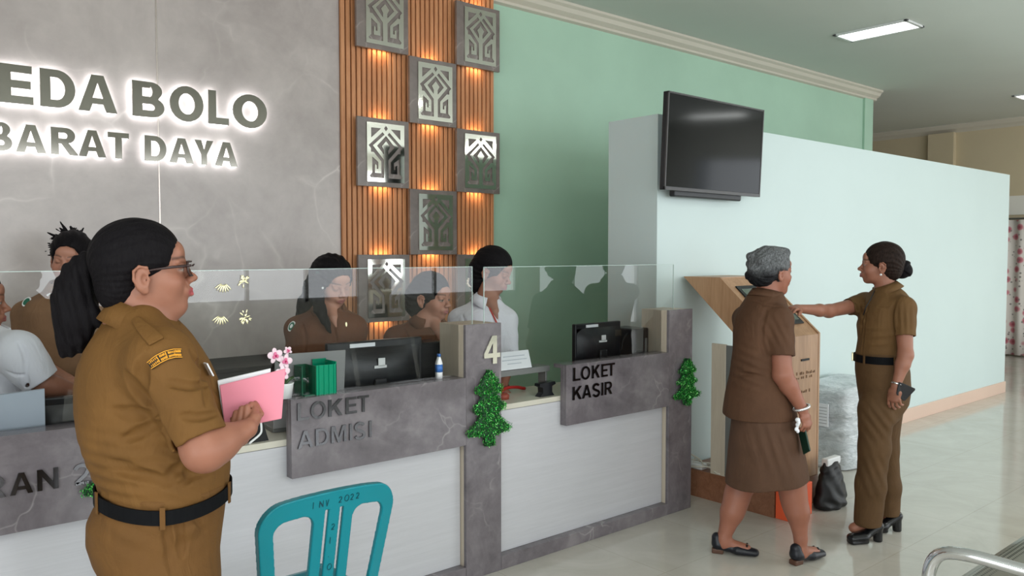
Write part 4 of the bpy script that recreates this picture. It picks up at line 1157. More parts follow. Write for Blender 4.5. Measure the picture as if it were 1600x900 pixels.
def head_shape(f, H, fat=0.0, nose=1.0, lids=True):
    s = H.s; R = H.R
    def E(c, r, k=.012, op='u'): f.ell(H.p(*c), np.array(r) * s, R, k * s, op)
    def Cn(a, b, ra, rb, k=.008, op='u', **kw): f.cone(H.p(*a), H.p(*b), ra * s, rb * s, k * s, op, **kw)
    E((0, -.014, .036), (.073, .092, .080))
    E((0, .026, -.020), (.061 + fat * .006, .062, .080), .02)
    E((0, .036, -.068), (.047 + fat * .008, .046, .034), .02)
    E((0, .066, -.088), (.019, .017, .016), .02)
    E((0, .078, .040), (.042, .016, .026), .02)
    if fat: E((0, .040, -.100), (.036, .040, .022), .025)
    for sx in (-1, 1):
        E((sx * .038, .056, -.034), (.020 + fat * .004, .022, .024), .02)
        Cn((sx * .012, .088, .014), (sx * .044, .074, .016), .006, .005, .012)
        E((sx * .030, .094, -.002), (.015, .011, .009), .008, 's')
        E((sx * .030, .075, -.002), (.0125, .0125, .0115), .003)
        if lids: E((sx * .030, .0755, .0045), (.0145, .0135, .0075), .003)
        # ear: flat shell, rim, hollow and lobe
        er = (.0065, .0175, .0300)
        E((sx * .0795, -.010, -.018), er, .004)
        E((sx * .0895, -.003, -.018), (.0125, .0095, .0165), .003, 's')
        rim = [(.0745, .008, -.004), (.0810, .004, .010), (.0855, -.012, .0145), (.0880, -.025, .004), (.0870, -.027, -.016), (.0825, -.018, -.036), (.0770, -.006, -.046)]
        for a_, b_ in zip(rim, rim[1:]): Cn((sx * a_[0], a_[1], a_[2]), (sx * b_[0], b_[1], b_[2]), .0034, .0034, .003)
        E((sx * .0770, -.004, -.044), (.0045, .0080, .0085), .004)
        E((sx * .0780, .0060, -.019), (.0040, .0045, .0060), .003)
    n = nose
    Cn((0, .086, .004), (0, .104 + .006 * (n - 1), -.022), .0065, .0085 * n, .012)
    E((0, .107, -.027), (.0105 * n, .011, .0095), .008)
    for sx in (-1, 1):
        E((sx * .0115 * n, .099, -.031), (.0085 * n, .010, .0078), .006)
        E((sx * .0065, .104, -.0385), (.0035, .005, .0028), .002, 's')
    E((0, .086, -.056), (.026, .013, .017), .014)
    for sx in (-1, 1):
        Cn((0, .0995, -.0545), (sx * .021, .0855, -.0590), .0050, .0026, .003)
        Cn((0, .0985, -.0660), (sx * .019, .0855, -.0615), .0062, .0030, .003)
    Cn((-.019, .0985, -.0602), (.019, .0985, -.0602), .0010, .0010, .002, 's')
def head_paint(V, H, skin, lip=(.34, .09, .09), brow=True, closed=False):
    q = H.loc(V); x, y, z = np.abs(q[:, 0]), q[:, 1], q[:, 2]
    C = np.tile(np.array(skin, float), (len(V), 1))
    def blend(m, c):
        m = np.clip(m, 0, 1)[:, None]; C[:] = C * (1 - m) + np.array(c) * m
    soft = lambda d, w=.0015: 1 / (1 + np.exp(np.clip(d / w, -30, 30)))
    near = (y > .04) & (z > -.13) & (z < .12)
    # cheeks slightly redder
    blend(.25 * soft(np.hypot(x - .042, z + .028) - .018, .006) * near, np.array(skin) * np.array([1.15, .85, .85]))
    ly = np.hypot(x / .0215, (z + .0600 + .004 * (x / .02) ** 2 * 0) / .0098)
    blend(.85 * soft((ly - 1) * .01, .0009) * (y > .078), lip)
    blend(.8 * soft(np.abs(z + .0602) - .0006, .0005) * (x < .020) * (y > .08), np.array(lip) * .35)
    if brow:
        bz = .0225 + .005 * np.sin(np.clip((x - .012) / .036, 0, 1) * 2.6)
        blend(.85 * soft(np.abs(z - bz) - .0024, .0011) * (x > .012) * (x < .049) * near, (.012, .008, .007))
    ex = (x - .030); ez = z + .003
    if closed:
        blend(.95 * soft(np.abs(ez + .0045 - .18 * ex ** 2 / .014) - .0013, .0007) * (np.abs(ex) < .0135) * near, (.01, .007, .006))
    else:
        op = soft((np.hypot(ex / .0125, (ez + .0005) / .0046) - 1) * .005, .0006) * near * (y > .06)
        blend(op, (.36, .32, .29))
        blend(op * soft(np.hypot(ex, ez) - .0058, .0006), (.016, .010, .008))
        blend(.95 * soft(np.abs(ez - .0050 + .022 * (ex / .0135) ** 2 * .2) - .0011, .0006) * (np.abs(ex) < .014) * near, (.01, .007, .006))
    return C

def skin_mat(name):
    m = new_mat(name, rough=.46, spec=.4); t = NT(m)
    a = t.n('ShaderNodeVertexColor', _layer_name='tint')
    n = t.noise(t.coords(), 38, 4, .6)
    t.col(t.mix(.20, a.outputs['Color'], t.mix(1.0, a.outputs['Color'], t.ramp(n.outputs['Fac'], [(.3, (.72, .66, .64)), (.7, (1, 1, 1))]), 'MULTIPLY')))
    n2 = t.noise(t.coords(), 420, 3, .6); t.bump(n2.outputs['Fac'], .10, .001)
    t.b.inputs['Subsurface Weight'].default_value = .06; t.b.inputs['Subsurface Radius'].default_value = (.010, .004, .002)
    t.b.inputs['Subsurface Scale'].default_value = .5
    return m
M['skin'] = skin_mat('skin')
def hair_mat(name, a, b, rough=.34):
    m = new_mat(name, rough=rough, spec=.07); t = NT(m)
    n = t.noise(t.coords(scale=(60, 60, 12)), 3.0, 4, .6, .6)
    t.col(t.ramp(n.outputs['Fac'], [(.35, a), (.65, b)])); t.bump(n.outputs['Fac'], .45, .004)
    return m
M['hair_black'] = hair_mat('hair_black', (.006, .005, .006, 1), (.009, .008, .009, 1), .58)
M['hair_brown'] = hair_mat('hair_brown', (.009, .006, .005, 1), (.030, .019, .015, 1), .5)
def grey_hair():
    m = new_mat('hair_grey', rough=.6, spec=.2); t = NT(m); a = t.n('ShaderNodeVertexColor', _layer_name='tint')
    n = t.noise(t.coords(scale=(50, 50, 16)), 3.0, 4, .6, .8)
    t.col(t.mix(1.0, a.outputs['Color'], t.ramp(n.outputs['Fac'], [(.35, (.35, .35, .35)), (.68, (1.5, 1.5, 1.5))]), 'MULTIPLY')); t.bump(n.outputs['Fac'], .5, .004)
    return m
M['hair_grey'] = grey_hair()
def cloth_mat(name, c, rough=.75, weave=900, var=.12, sheen=.0):
    m = new_mat(name, rough=rough, sheen=sheen, spec=.25); t = NT(m)
    n = t.noise(t.coords(), 7, 5, .6)
    lo = tuple(x * (1 - var) for x in c[:3]) + (1,); hi = tuple(x * (1 + var) for x in c[:3]) + (1,)
    t.col(t.ramp(n.outputs['Fac'], [(.3, lo), (.7, hi)]))
    n1 = t.noise(t.coords(scale=(1, 1, .45)), 13, 4, .55, 1.2); n2 = t.noise(t.coords(), weave, 2, .5)
    h = t.mix(.06, n1.outputs['Fac'], n2.outputs['Fac']); t.bump(h, .38, .022)
    return m
M['khaki_near'] = cloth_mat('khaki_ochre', lin(106, 74, 36))
M['khaki_pants'] = cloth_mat('khaki_ochre_trousers', lin(100, 69, 34))
M['khaki_h'] = cloth_mat('khaki_olive', lin(98, 72, 42))
M['khaki_hp'] = cloth_mat('khaki_olive_trousers', lin(86, 63, 39))
M['khaki_g'] = cloth_mat('khaki_dark', lin(84, 58, 41))
M['khaki_gs'] = cloth_mat('khaki_dark_skirt', lin(86, 62, 47))
M['khaki_d'] = cloth_mat('khaki_brown', lin(96, 60, 40))
M['khaki_b'] = cloth_mat('khaki_light', lin(122, 92, 68))
M['white_cloth'] = cloth_mat('white_cotton', lin(212, 212, 220), .8, 900, .02, .2)
M['belt'] = new_mat('belt_black', lin(7, 8, 11), .7, spec=.15)
M['patch_yellow'] = new_mat('patch_yellow', lin(206, 142, 34), .8)
M['patch_black'] = new_mat('patch_black', lin(34, 26, 16), .8)
M['lens'] = glass_mat('lens', (.9, .88, .86, 1), .02)

SKIN = {'a': lin(150, 102, 82)[:3], 'b': lin(148, 100, 80)[:3], 'c': lin(164, 116, 96)[:3], 'd': lin(172, 124, 104)[:3]}

def hand(f, W, D, N, T, s=1.0, curl=(25, 25, 30, 30), mid=None, thumb=(.55, .75, .25), spread=.06, k=.004):
    """W wrist, D towards the fingers, N the way the palm faces, T the thumb side"""
    W = np.asarray(W, float); D = nrm(D); N = nrm(N - D * np.dot(N, D)); T = nrm(np.asarray(T) - D * np.dot(T, D) - N * np.dot(T, N))
    P = lambda d, t, n: W + s * (D * d + T * t + N * n)
    f.cone(P(-.005, 0, 0), P(.035, .0, 0), .017 * s, .019 * s, k * 3, flat=T, fs=1.45)
    f.cone(P(.035, 0, 0), P(.078, .001, 0), .0155 * s, .0125 * s, k * 2, flat=T, fs=2.35)
    f.ell(P(.036, .024, .008), np.array([.016, .024, .014]) * s, np.stack([T, D, N], 1), k * 2)
    bases = (.030, .0105, -.0095, -.0285); lens = (.070, .078, .072, .057); rad = (.0085, .0088, .0083, .0072)
    for i in range(4):
        b = P(.078 - .004 * abs(i - 1.2), bases[i], 0); a = 0.0; d0 = nrm(D + T * spread * (1.5 - i)); p = b
        c = curl[i]; seg = (.46, .30, .24); ang = (c * .9, c * 1.25, c * .8)
        r = rad[i] * s
        for j in range(3):
            a += math.radians(ang[j]); d = d0 * math.cos(a) + N * math.sin(a)
            q = p + d * lens[i] * s * seg[j]; f.cone(p, q, r, r * .90, k * .6 if j else k); r *= .90; p = q
    tb = P(.022, .022, .006); td = nrm(D * thumb[0] + T * thumb[1] + N * thumb[2])
    t1 = tb + td * .036 * s; td2 = nrm(D * (thumb[0] + .35) + T * thumb[1] * .5 + N * (thumb[2] + .15)); t2 = t1 + td2 * .030 * s; t3 = t2 + nrm(td2 + D * .3) * .020 * s
    f.chain([tb, t1, t2, t3], [.0135 * s, .0105 * s, .0095 * s, .0072 * s], k)

def hair_cap(f, H, vol=1.0, nape=True, low=-.078, puff=0.0, line=.0):
    s = H.s
    def E(c, r, k=.012, op='u', R=None): f.ell(H.p(*c), np.array(r) * s, H.R if R is None else R, k * s, op)
    E((0, -.018, .040), (.080 + .006 * vol + puff, .098 + .006 * vol + puff, .086 + .006 * vol + puff))
    if nape: E((0, -.055, -.030), (.060 + puff, .052 + puff, .055), .02)
    E((0, .108, -.022 + line), (.112, .064, .094), .006, 's')
    E((0, .035, -.085), (.13, .062, .058), .006, 's')
    for sx in (-1, 1): E((sx * .088, -.010, -.020), (.026, .027, .036), .005, 's')
def clumps(H, amp=.0018, n=26, seed=0.0):
    def fn(X, Y, Z):
        x = [(X - H.o[0]) * H.R[0, i] + (Y - H.o[1]) * H.R[1, i] + (Z - H.o[2]) * H.R[2, i] for i in range(3)]
        ang = np.arctan2(x[0], x[2] + .02 + 0 * x[1])
        return (amp * np.sin(n * ang + 3 * np.sin(30 * x[1] + seed)) + amp * .5 * np.sin(2.3 * n * ang + seed + 20 * x[1])).astype(np.float32)
    return fn

def sec(y, xl, xr, depth, half):
    """a horizontal ring of a garment that spans columns xl..xr on row y, 'half' thick along the view"""
    c = unproj((xl + xr) / 2, y, depth); return (c[0], c[1], c[2], (xr - xl) / 2 * depth / FPX, half)
def bounds(*pts, m=.1):
    P = np.array([p for p in pts]); return P.min(0) - m, P.max(0) + m

def folds(list_):
    """list of (centre, direction across the folds, wavelength, radius, amplitude)"""
    def fn(X, Y, Z):
        o = 0
        for c, d, wl, r, a in list_:
            d = nrm(d); x, y, z = X - c[0], Y - c[1], Z - c[2]
            m = np.exp(-(x * x + y * y + z * z) / (r * r)); t = x * d[0] + y * d[1] + z * d[2]
            o = o + a * m * np.sin(2 * math.pi * t / wl + 2.0 * np.sin((x - y + .5 * z) * 9))
        return np.asarray(o, np.float32)
    return fn
def cloth_noise(amp, seed):
    rs = np.random.RandomState(seed); W = rs.normal(0, 1, (7, 3)) * np.array([1, 1, .6]) ; ph = rs.uniform(0, 6.28, 7); fr = rs.uniform(14, 46, 7)
    def fn(X, Y, Z):
        o = 0
        for w, p, q in zip(W, ph, fr):
            w = w / np.linalg.norm(w) * q
            o = o + np.sin(X * w[0] + Y * w[1] + Z * w[2] + p + 1.5 * np.sin(6 * Z + p))
        return (amp * o / 3).astype(np.float32)
    return fn

class Person:
    def __init__(s, base, label):
        s.base = np.array([base[0], base[1], 0.0]); s.root = empty('person', tuple(s.base), 0, label, 'person'); s.inv = (s.base, np.eye(3))
    def add(s, name, f, mat, paint=None, smooth=1, parent=None): return field_object(name, f, mat, parent or s.root, paint, smooth, s.inv)
    def bm(s, name, bm, mat, parent=None, smooth=False):
        bm.transform(Matrix.Translation(tuple(-s.base))); return done(name, bm, mat, parent or s.root, smooth=smooth)

def collar(P, H, c, rx, ry, tilt, hb, hf, flare, mat, open_=25, up=None, R=None, stand=.02):
    """shirt collar: c centre of the neck opening, rx/ry its radii, tilt forward drop (radians)"""
    R = frame(0, 0) if R is None else R
    rt, fw, z = R[:, 0], R[:, 1], np.array([0, 0, 1.0]); fw = nrm(np.array([fw[0], fw[1], 0])); rt = np.array([fw[1], -fw[0], 0])
    upv = nrm(z * math.cos(tilt) + fw * math.sin(tilt)); fv = nrm(fw * math.cos(tilt) - z * math.sin(tilt))
    bm = bm_new(); n = 40; rows = [[], [], [], [], []]
    for i in range(n + 1):
        a = math.radians(open_ + (360 - 2 * open_) * i / n)          # 0 = front
        q = fv * math.cos(a) * ry + rt * math.sin(a) * rx; o = nrm(q); front = (1 + math.cos(a)) / 2
        h = hb + (hf - hb) * front ** 2.2
        rows[0].append(c + q * .97 - upv * stand * .4); rows[1].append(c + q * .98 + upv * stand); rows[2].append(c + q * 1.03 + upv * (stand + .003))
        rows[3].append(c + q * 1.06 + o * flare * .5 + upv * (stand - h * .5)); rows[4].append(c + q * 1.06 + o * flare + upv * (stand - h))
    V = [[bm.verts.new(tuple(p)) for p in r] for r in rows]
    for A, B in zip(V, V[1:]):
        for i in range(n): bm.faces.new((A[i], A[i + 1], B[i + 1], B[i])).smooth = True
    o = P.bm('collar', bm, mat); md = o.modifiers.new('s', 'SOLIDIFY'); md.thickness = .004; md.offset = 0
    return o
def belt(P, c, U, Vv, a, b, w, zf, mat=None, name='belt'):
    """flat band around an ellipse; zf(angle) shifts it up or down"""
    bm = bm_new(); n = 64; lo, hi, lo2, hi2 = [], [], [], []
    for i in range(n):
        t = 2 * math.pi * i / n; q = np.asarray(U) * math.cos(t) * a + np.asarray(Vv) * math.sin(t) * b
        o = nrm(np.asarray(U) * math.cos(t) / a + np.asarray(Vv) * math.sin(t) / b) * .004
        z = zf(t)
        for L, dz, k in ((lo, -w / 2, 0), (hi, w / 2, 0), (lo2, -w / 2, 1), (hi2, w / 2, 1)): L.append(bm.verts.new(tuple(np.asarray(c) + q + o * k * 1.0 + np.array([0, 0, z + dz]))))
    for A, B in ((lo2, hi2), (hi2, hi), (hi, lo), (lo, lo2)):
        for i in range(n): bm.faces.new((A[i], A[(i + 1) % n], B[(i + 1) % n], B[i]))
    return P.bm(name, bm, mat or M['belt'])

def shoe(f, heel, toe, width=.036, h=.0, hh=.02, k=.012, rise=.05):
    """heel and toe on the floor plane; hh = heel height"""
    heel = np.asarray(heel, float); toe = np.asarray(toe, float); d = nrm(toe - heel); L = np.linalg.norm(toe - heel); sd = np.array([d[1], -d[0], 0]); z = np.array([0, 0, 1.0])
    f.cone(heel + d * .03 + z * (hh + .022), heel + d * L * .55 + z * (.022 + hh * .3), .024, .022, k, flat=sd, fs=1.35)
    f.cone(heel + d * L * .55 + z * (.022 + hh * .3), heel + d * (L - .03) + z * .020, .022, .016, k, flat=sd, fs=width / .022)
    f.cone(heel + d * .025 + z * (hh + rise), heel + d * .03 + z * (hh + .02), .026, .028, k, flat=sd, fs=1.1)
    f.plane(heel, -z, heel - np.array([.2, .2, .02]) , toe + np.array([.2, .2, .05]))
U3 = unproj
# ---------------------------------------------------------------- A: the near woman with the pink folder
def person_near():
    D = 1.98
    v, rt = hdir(235)
    base = U3(245, 820, 2.0)
    P = Person(base, 'woman in ochre uniform with a black ponytail and glasses holding a pink folder')
    H = Head(227, 424, D, 90, 5, 0, 1.0)
    skin = np.array(SKIN['a'])
    lo = np.array([base[0] - .42, base[1] - .42, 0]); hi = np.array([base[0] + .45, base[1] + .42, 1.66])
    # ---- body
    f = Fld(lo, hi, .003)
    head_shape(f, H, fat=1.0, nose=.98)
    neck0 = H.p(0, -.020, -.055); nb = U3(212, 505, 1.98)
    f.cone(neck0, nb, .060, .068, .03)
    f.cone(H.p(0, .024, -.090), U3(243, 514, 1.98), .028, .038, .04)
    chest = U3(228, 590, 2.0); hips = U3(250, 830, 2.0)
    f.cone(nb, chest, .06, .085, .03); f.cone(chest, hips, .085, .085, .03)
    # right (near) arm
    S = U3(252, 568, 1.86); E = U3(320, 703, 1.83); Wr = U3(386, 670, 1.93)
    f.cone(nb, S, .05, .05, .03)
    f.cone(S, E, .052, .043, .02)
    f.ell(E + (E - S) * .0, (.047, .047, .044), None, .03)
    f.cone(E, E + (Wr - E) * .35, .043, .041, .02); f.cone(E + (Wr - E) * .35, Wr, .041, .024, .02)
    # the hand closes on the lower edge of the folder
    dirR = nrm(U3(404, 650, 2.03) - Wr); away = v
    hand(f, Wr, dirR, nrm(-rt * .5 + v * .3 + np.array([0, 0, .6])), np.array([0, 0, 1.0]) * .3 - v * .9, .84, curl=(62, 66, 70, 72), thumb=(.8, .15, .3))
    # left (far) arm
    S2 = U3(255, 552, 2.16); E2 = U3(322, 700, 2.20); W2 = U3(374, 684, 2.07)
    f.cone(S2, E2, .05, .042, .02); f.cone(E2, W2, .040, .023, .02)
    # left hand: palm under the folder, finger tips turned up on the near face
    Dl = nrm(U3(384, 660, 2.00) - W2)
    hand(f, W2 + Dl * .0, Dl, np.array([0, 0, 1.0]), -rt, .86, curl=(52, 55, 55, 50), spread=.10)
    for px, py, tx, ty in ((363, 668, 369, 645), (373, 663, 378, 638), (385, 658, 386, 636), (397, 654, 397, 646)):
        a = U3(px, py, 1.955); b = U3(tx, ty, 1.965); f.cone(a, b, .0095, .0078, .003)
        f.cone(U3(px, py + 4, 1.99), a, .010, .0095, .004)
    # legs
    for sd in (-1, 1):
        h = hips + v * .085 * sd; kn = np.array([h[0], h[1], .46]) + rt * .0; an = np.array([h[0], h[1], .09])
        f.cone(h, kn, .06, .05, .03); f.cone(kn, an, .046, .034, .02)
        f.cone(an + np.array([0, 0, -.04]), an + rt * .13 + np.array([0, 0, -.06]), .032, .026, .02)
    def paint(V):
        C = head_paint(V, H, skin, lip=(.42, .07, .09))
        q = H.loc(V); m = np.clip((q[:, 2] < -.15) * .15, 0, 1)[:, None]
        C = C * (1 - m) + C * np.array([1.05, .86, .80]) * m
        return C
    P.add('body', f, M['skin'], paint)
    # ---- hair: cap, low tie and heavy ponytail
    f = Fld(H.o - .30, H.o + .22, .003)
    hair_cap(f, H, 1.1, line=.004)
    f.ell(H.p(0, -.060, .010), (.070, .050, .070), H.R, .03)
    f.ell(H.p(0, -.070, -.045), (.055, .036, .045), H.R, .03)
    f.warp(clumps(H, .0007, 31))
    P.add('hair', f, M['hair_black'], smooth=1)
    pt = [(152, 408), (138, 414), (124, 432), (118, 462), (119, 500), (112, 535), (104, 553)]
    rr = [.018, .027, .036, .046, .044, .028, .006]
    lo2 = U3(90, 560, 1.93) - .12; hi2 = U3(160, 395, 2.02) + .12
    f = Fld(np.minimum(lo2, hi2), np.maximum(lo2, hi2), .003)
    pts = [U3(x, y, 1.985) for x, y in pt]
    for i in range(len(pts) - 1): f.cone(pts[i], pts[i + 1], rr[i], rr[i + 1], .02, flat=v, fs=.8)
    extra = [([(122, 470), (136, 505), (134, 530)], [.030, .018, .004]), ([(116, 470), (146, 490), (158, 508)], [.03, .016, .003]), ([(112, 500), (103, 530), (98, 550)], [.026, .012, .003]), ([(120, 500), (124, 535), (121, 546)], [.026, .014, .004])]
    for q, r in extra:
        q = [U3(x, y, 1.98) for x, y in q]
        for i in range(2): f.cone(q[i], q[i + 1], r[i], r[i + 1], .015, flat=v, fs=.8)
    def strands(X, Y, Z):
        u = X * rt[0] + Y * rt[1]; w = X * v[0] + Y * v[1]
        return (.0022 * np.sin(260 * u + 6 * np.sin(9 * Z)) * 1.0 + .0016 * np.sin(190 * w + 4 * Z)).astype(np.float32)
    f.warp(strands)
    P.add('ponytail', f, M['hair_black'], smooth=1)
    bm = bm_new(); tie = U3(149, 408, 1.985); bm_tube(bm, [tuple(tie + np.array([0, 0, .019 * math.sin(a)]) + v * .019 * math.cos(a)) for a in [2 * math.pi * i / 18 for i in range(18)]], .005, 8, closed=True); P.bm('hair_tie', bm, M['black_matte'])
    bm = bm_new(); bm_tube(bm, [tuple(U3(x, y, 1.892)) for x, y in ((176, 382), (180, 390), (186, 399), (190, 406))], [.002, .0035, .0035, .002], 8); P.bm('hair_clip', bm, new_mat('hair_clip', lin(120, 124, 128), .25, .6))
    # ---- glasses
    bm = bm_new()
    def gl(x, y, z): return tuple(H.p(x, y, z))
    for sx in (-1, 1):
        bm_tube(bm, [gl(sx * .076, -.012, .000), gl(sx * .077, .02, .004), gl(sx * .073, .06, .006), gl(sx * .066, .092, .006)], [.002, .0026, .0032, .0036], 8)
        loop = [gl(sx * (.036 + .028 * cx), .106 - .010 * abs(cx + .1), -.002 + .0175 * cz) for cx, cz in ((-1, .55), (-.85, .95), (0, 1), (.85, .95), (1, .6), (1, -.4), (.8, -.95), (0, -1), (-.8, -.95), (-1, -.4))]
        bm_tube(bm, loop, .0022, 8, closed=True)
        bm_tube(bm, [gl(sx * .066, .092, .006), gl(sx * .064, .103, .006)], .0030, 8)
    bm_tube(bm, [gl(-.009, .109, .004), gl(0, .113, .007), gl(.009, .109, .004)], .002, 8)
    g = P.bm('glasses', bm, new_mat('glasses_frame', lin(52, 36, 34), .3))
    bm = bm_new()
    for sx in (-1, 1):
        vs = [bm.verts.new(gl(sx * (.036 + .026 * cx), .106 - .010 * abs(cx + .1), -.002 + .0165 * cz)) for cx, cz in ((-1, .5), (-.85, .9), (0, .95), (.85, .9), (1, .5), (1, -.4), (.8, -.9), (0, -.95), (-.8, -.9), (-1, -.4))]
        bm.faces.new(vs)
    l = P.bm('lens', bm, M['lens']); l.parent = g
    # ---- shirt
    f = Fld(lo + np.array([0, 0, .82]), hi, .003)
    rows = [(487, 172, 258, .05), (498, 168, 272, .075), (510, 162, 284, .105), (525, 153, 296, .138), (545, 142, 308, .158), (570, 133, 322, .168), (600, 129, 335, .172), (635, 130, 343, .172), (670, 135, 350, .170), (705, 145, 353, .168), (735, 156, 354, .164), (757, 165, 352, .160), (772, 169, 349, .158)]
    f.loft([sec(y, a, b, 2.0, h) for y, a, b, h in rows], rt, v, .02, cap=.01)
    f.cone(U3(222, 512, 1.93), U3(250, 560, 1.875), .055, .062, .05)
    f.cone(U3(222, 512, 2.05), U3(250, 560, 2.12), .055, .062, .05)
    for Sx, Ex in ((S, E), (S2, E2)):
        ax = nrm(nrm(Ex - Sx) + np.array([0, 0, -.40]) - (rt * .10))
        sleeve(f, Sx, Ex, .88, .072, .060, mk=.04)
    # seams and creases
    f.groove([(224, 560), (216, 590), (224, 625), (244, 662), (266, 698)], .010, .018)
    f.groove([(196, 585), (214, 615), (240, 645)], .008, .016); f.groove([(180, 640), (212, 650), (245, 646)], .007, .016); f.groove([(190, 690), (225, 672), (252, 660)], .006, .016)
    f.groove([(300, 548), (316, 575), (324, 605), (321, 632)], .009, .008); f.groove([(330, 590), (336, 612), (344, 620)], .003, .006)
    f.groove([(258, 758), (272, 738), (288, 724)], .008, .014); f.groove([(284, 756), (302, 740), (335, 734)], .007, .012); f.groove([(172, 726), (215, 742), (252, 750)], .007, .016); f.groove([(290, 724), (296, 740), (292, 758)], .005, .010)
    f.groove([(262, 597), (295, 604), (322, 600)], .005, .014); f.groove([(285, 650), (315, 652), (340, 645)], .004, .014)
    f.warp(folds([(U3(235, 630, 1.83), np.array([0, 0, 1.0]) + rt * .8, .045, .07, .0035), (U3(300, 735, 1.84), rt * .5 + np.array([0, 0, 1.0]), .035, .08, .0035), (U3(190, 735, 1.88), np.array([0, 0, 1.0]), .03, .10, .003)]))
    f.warp(cloth_noise(.0020, 3))
    f.plane((0, 0, U3(250, 771, 2.0)[2] - .004), (0, 0, -1))
    shirt = P.add('shirt', f, M['khaki_near'])
    c = U3(224, 499, 1.98)
    collar(P, H, c, .080, .080, math.radians(23), .054, .084, .011, M['khaki_near'], open_=12, R=frame(222, 90))
    # trousers
    f = Fld(np.array([lo[0], lo[1], 0.0]), np.array([hi[0], hi[1], .98]), .004)
    rows = [(752, 166, 351, .158), (770, 164, 349, .160), (785, 155, 347, .165), (805, 146, 345, .170), (835, 145, 341, .170), (865, 155, 338, .168), (900, 174, 340, .163), (940, 186, 340, .158)]
    f.loft([sec(y, a, b, 2.0, h) for y, a, b, h in rows], rt, v, .02, cap=.01)
    for sd in (-1, 1):
        h = U3(257, 905, 2.0) + v * .078 * sd
        f.cone(h, (h[0], h[1], .46), .094, .080, .04); f.cone((h[0], h[1], .46), (h[0], h[1], .07), .084, .078, .02)
    f.groove([(257, 792), (262, 830), (266, 870), (270, 899)], .006, .010)
    f.groove([(274, 798), (285, 818), (288, 845), (284, 870)], .011, .010); f.groove([(281, 796), (291, 816), (294, 846), (290, 872)], .004, .008, op='u')
    f.groove([(262, 782), (290, 786), (320, 780)], .004, .010); f.groove([(300, 800), (312, 822), (320, 830)], .003, .010)
    f.warp(folds([(U3(200, 800, 1.82), np.array([0, 0, 1.0]) + rt * .4, .05, .09, .003), (U3(320, 830, 1.85), np.array([0, 0, 1.0]) - rt * .5, .05, .09, .003)]))
    f.warp(cloth_noise(.0018, 5)); f.plane((0, 0, .06), (0, 0, -1))
    tr = P.add('trousers', f, M['khaki_pants'])
    # belt and loops
    cb = sec(768, 164, 351, 2.0, .162)
    zb = lambda t: -.018 * max(0, -math.sin(t)) ** 2 + .010 * max(0, -math.cos(t)) + .002
    belt(P, np.array(cb[:3]), rt, v, cb[3] + .006, .166, .034, zb)
    for t in (-2.75, -1.62, -.42, 1.5):
        q = np.array(cb[:3]) + rt * math.cos(t) * (cb[3] + .011) + v * math.sin(t) * .171; bm = bm_new()
        tv_ = nrm(-rt * math.sin(t) + v * math.cos(t)); o = nrm(rt * math.cos(t) + v * math.sin(t)); z = zb(t)
        bm_box(bm, (-.006, -.002, -.026), (.006, .002, .026), .001)
        bm.transform(Matrix(((tv_[0], o[0], 0, q[0]), (tv_[1], o[1], 0, q[1]), (0, 0, 1, q[2] + z), (0, 0, 0, 1)))); P.bm('belt_loop', bm, M['khaki_pants'])
    # epaulette
    bm = bm_new(); row = []; tree = bvh_of(P, 'shirt'); eye = Vector((0, 0, CAMH))
    for l_, r_ in zip(((205, 501), (213, 516), (222, 528), (232, 540)), ((217, 494), (230, 504), (244, 515), (257, 527))):
        q = [surf_pt(l_[0] + (r_[0] - l_[0]) * u, l_[1] + (r_[1] - l_[1]) * u, tree)[0] for u in (.03, .5, .97)]
        if any(p is None for p in q): continue
        row.append([bm.verts.new(p + (eye - p).normalized() * .006) for p in q])
    for A, B in zip(row, row[1:]):
        for i in range(2): bm.faces.new((A[i], A[i + 1], B[i + 1], B[i])).smooth = True
    o = P.bm('epaulette', bm, M['khaki_near']); md = o.modifiers.new('s', 'SOLIDIFY'); md.thickness = .006; md.offset = 0; md = o.modifiers.new('b', 'BEVEL'); md.width = .002; md.segments = 2
    bm = bm_new(); bm_box(bm, (-.002, -.012, -.018), (.002, .012, .018), .001); q = U3(326, 577, 1.97); bm.transform(Matrix.Translation(tuple(q)) @ Matrix.Rotation(-.45, 4, 'Y')); P.bm('name_badge', bm, M['paper'])
    # arched yellow shoulder patch
    sc = P_arch(P, [(236, 572), (247, 562), (259, 556), (271, 553), (282, 553)], .0115)
    return H, P
def surf_pt(x, y, obj_bvh):
    o = Vector((0, 0, CAMH)); d = Vector(U3(x, y, 1.0)) - o; d.normalize()
    h = obj_bvh.ray_cast(o, d); return h[0], h[1]
def bvh_of(P, name):
    from mathutils.bvhtree import BVHTree
    for o in P.root.children:
        if o.name.split('.')[0] == name:
            me = o.data; vs = [v.co + Vector(P.base) for v in me.vertices]; return BVHTree.FromPolygons(vs, [tuple(p.vertices) for p in me.polygons])
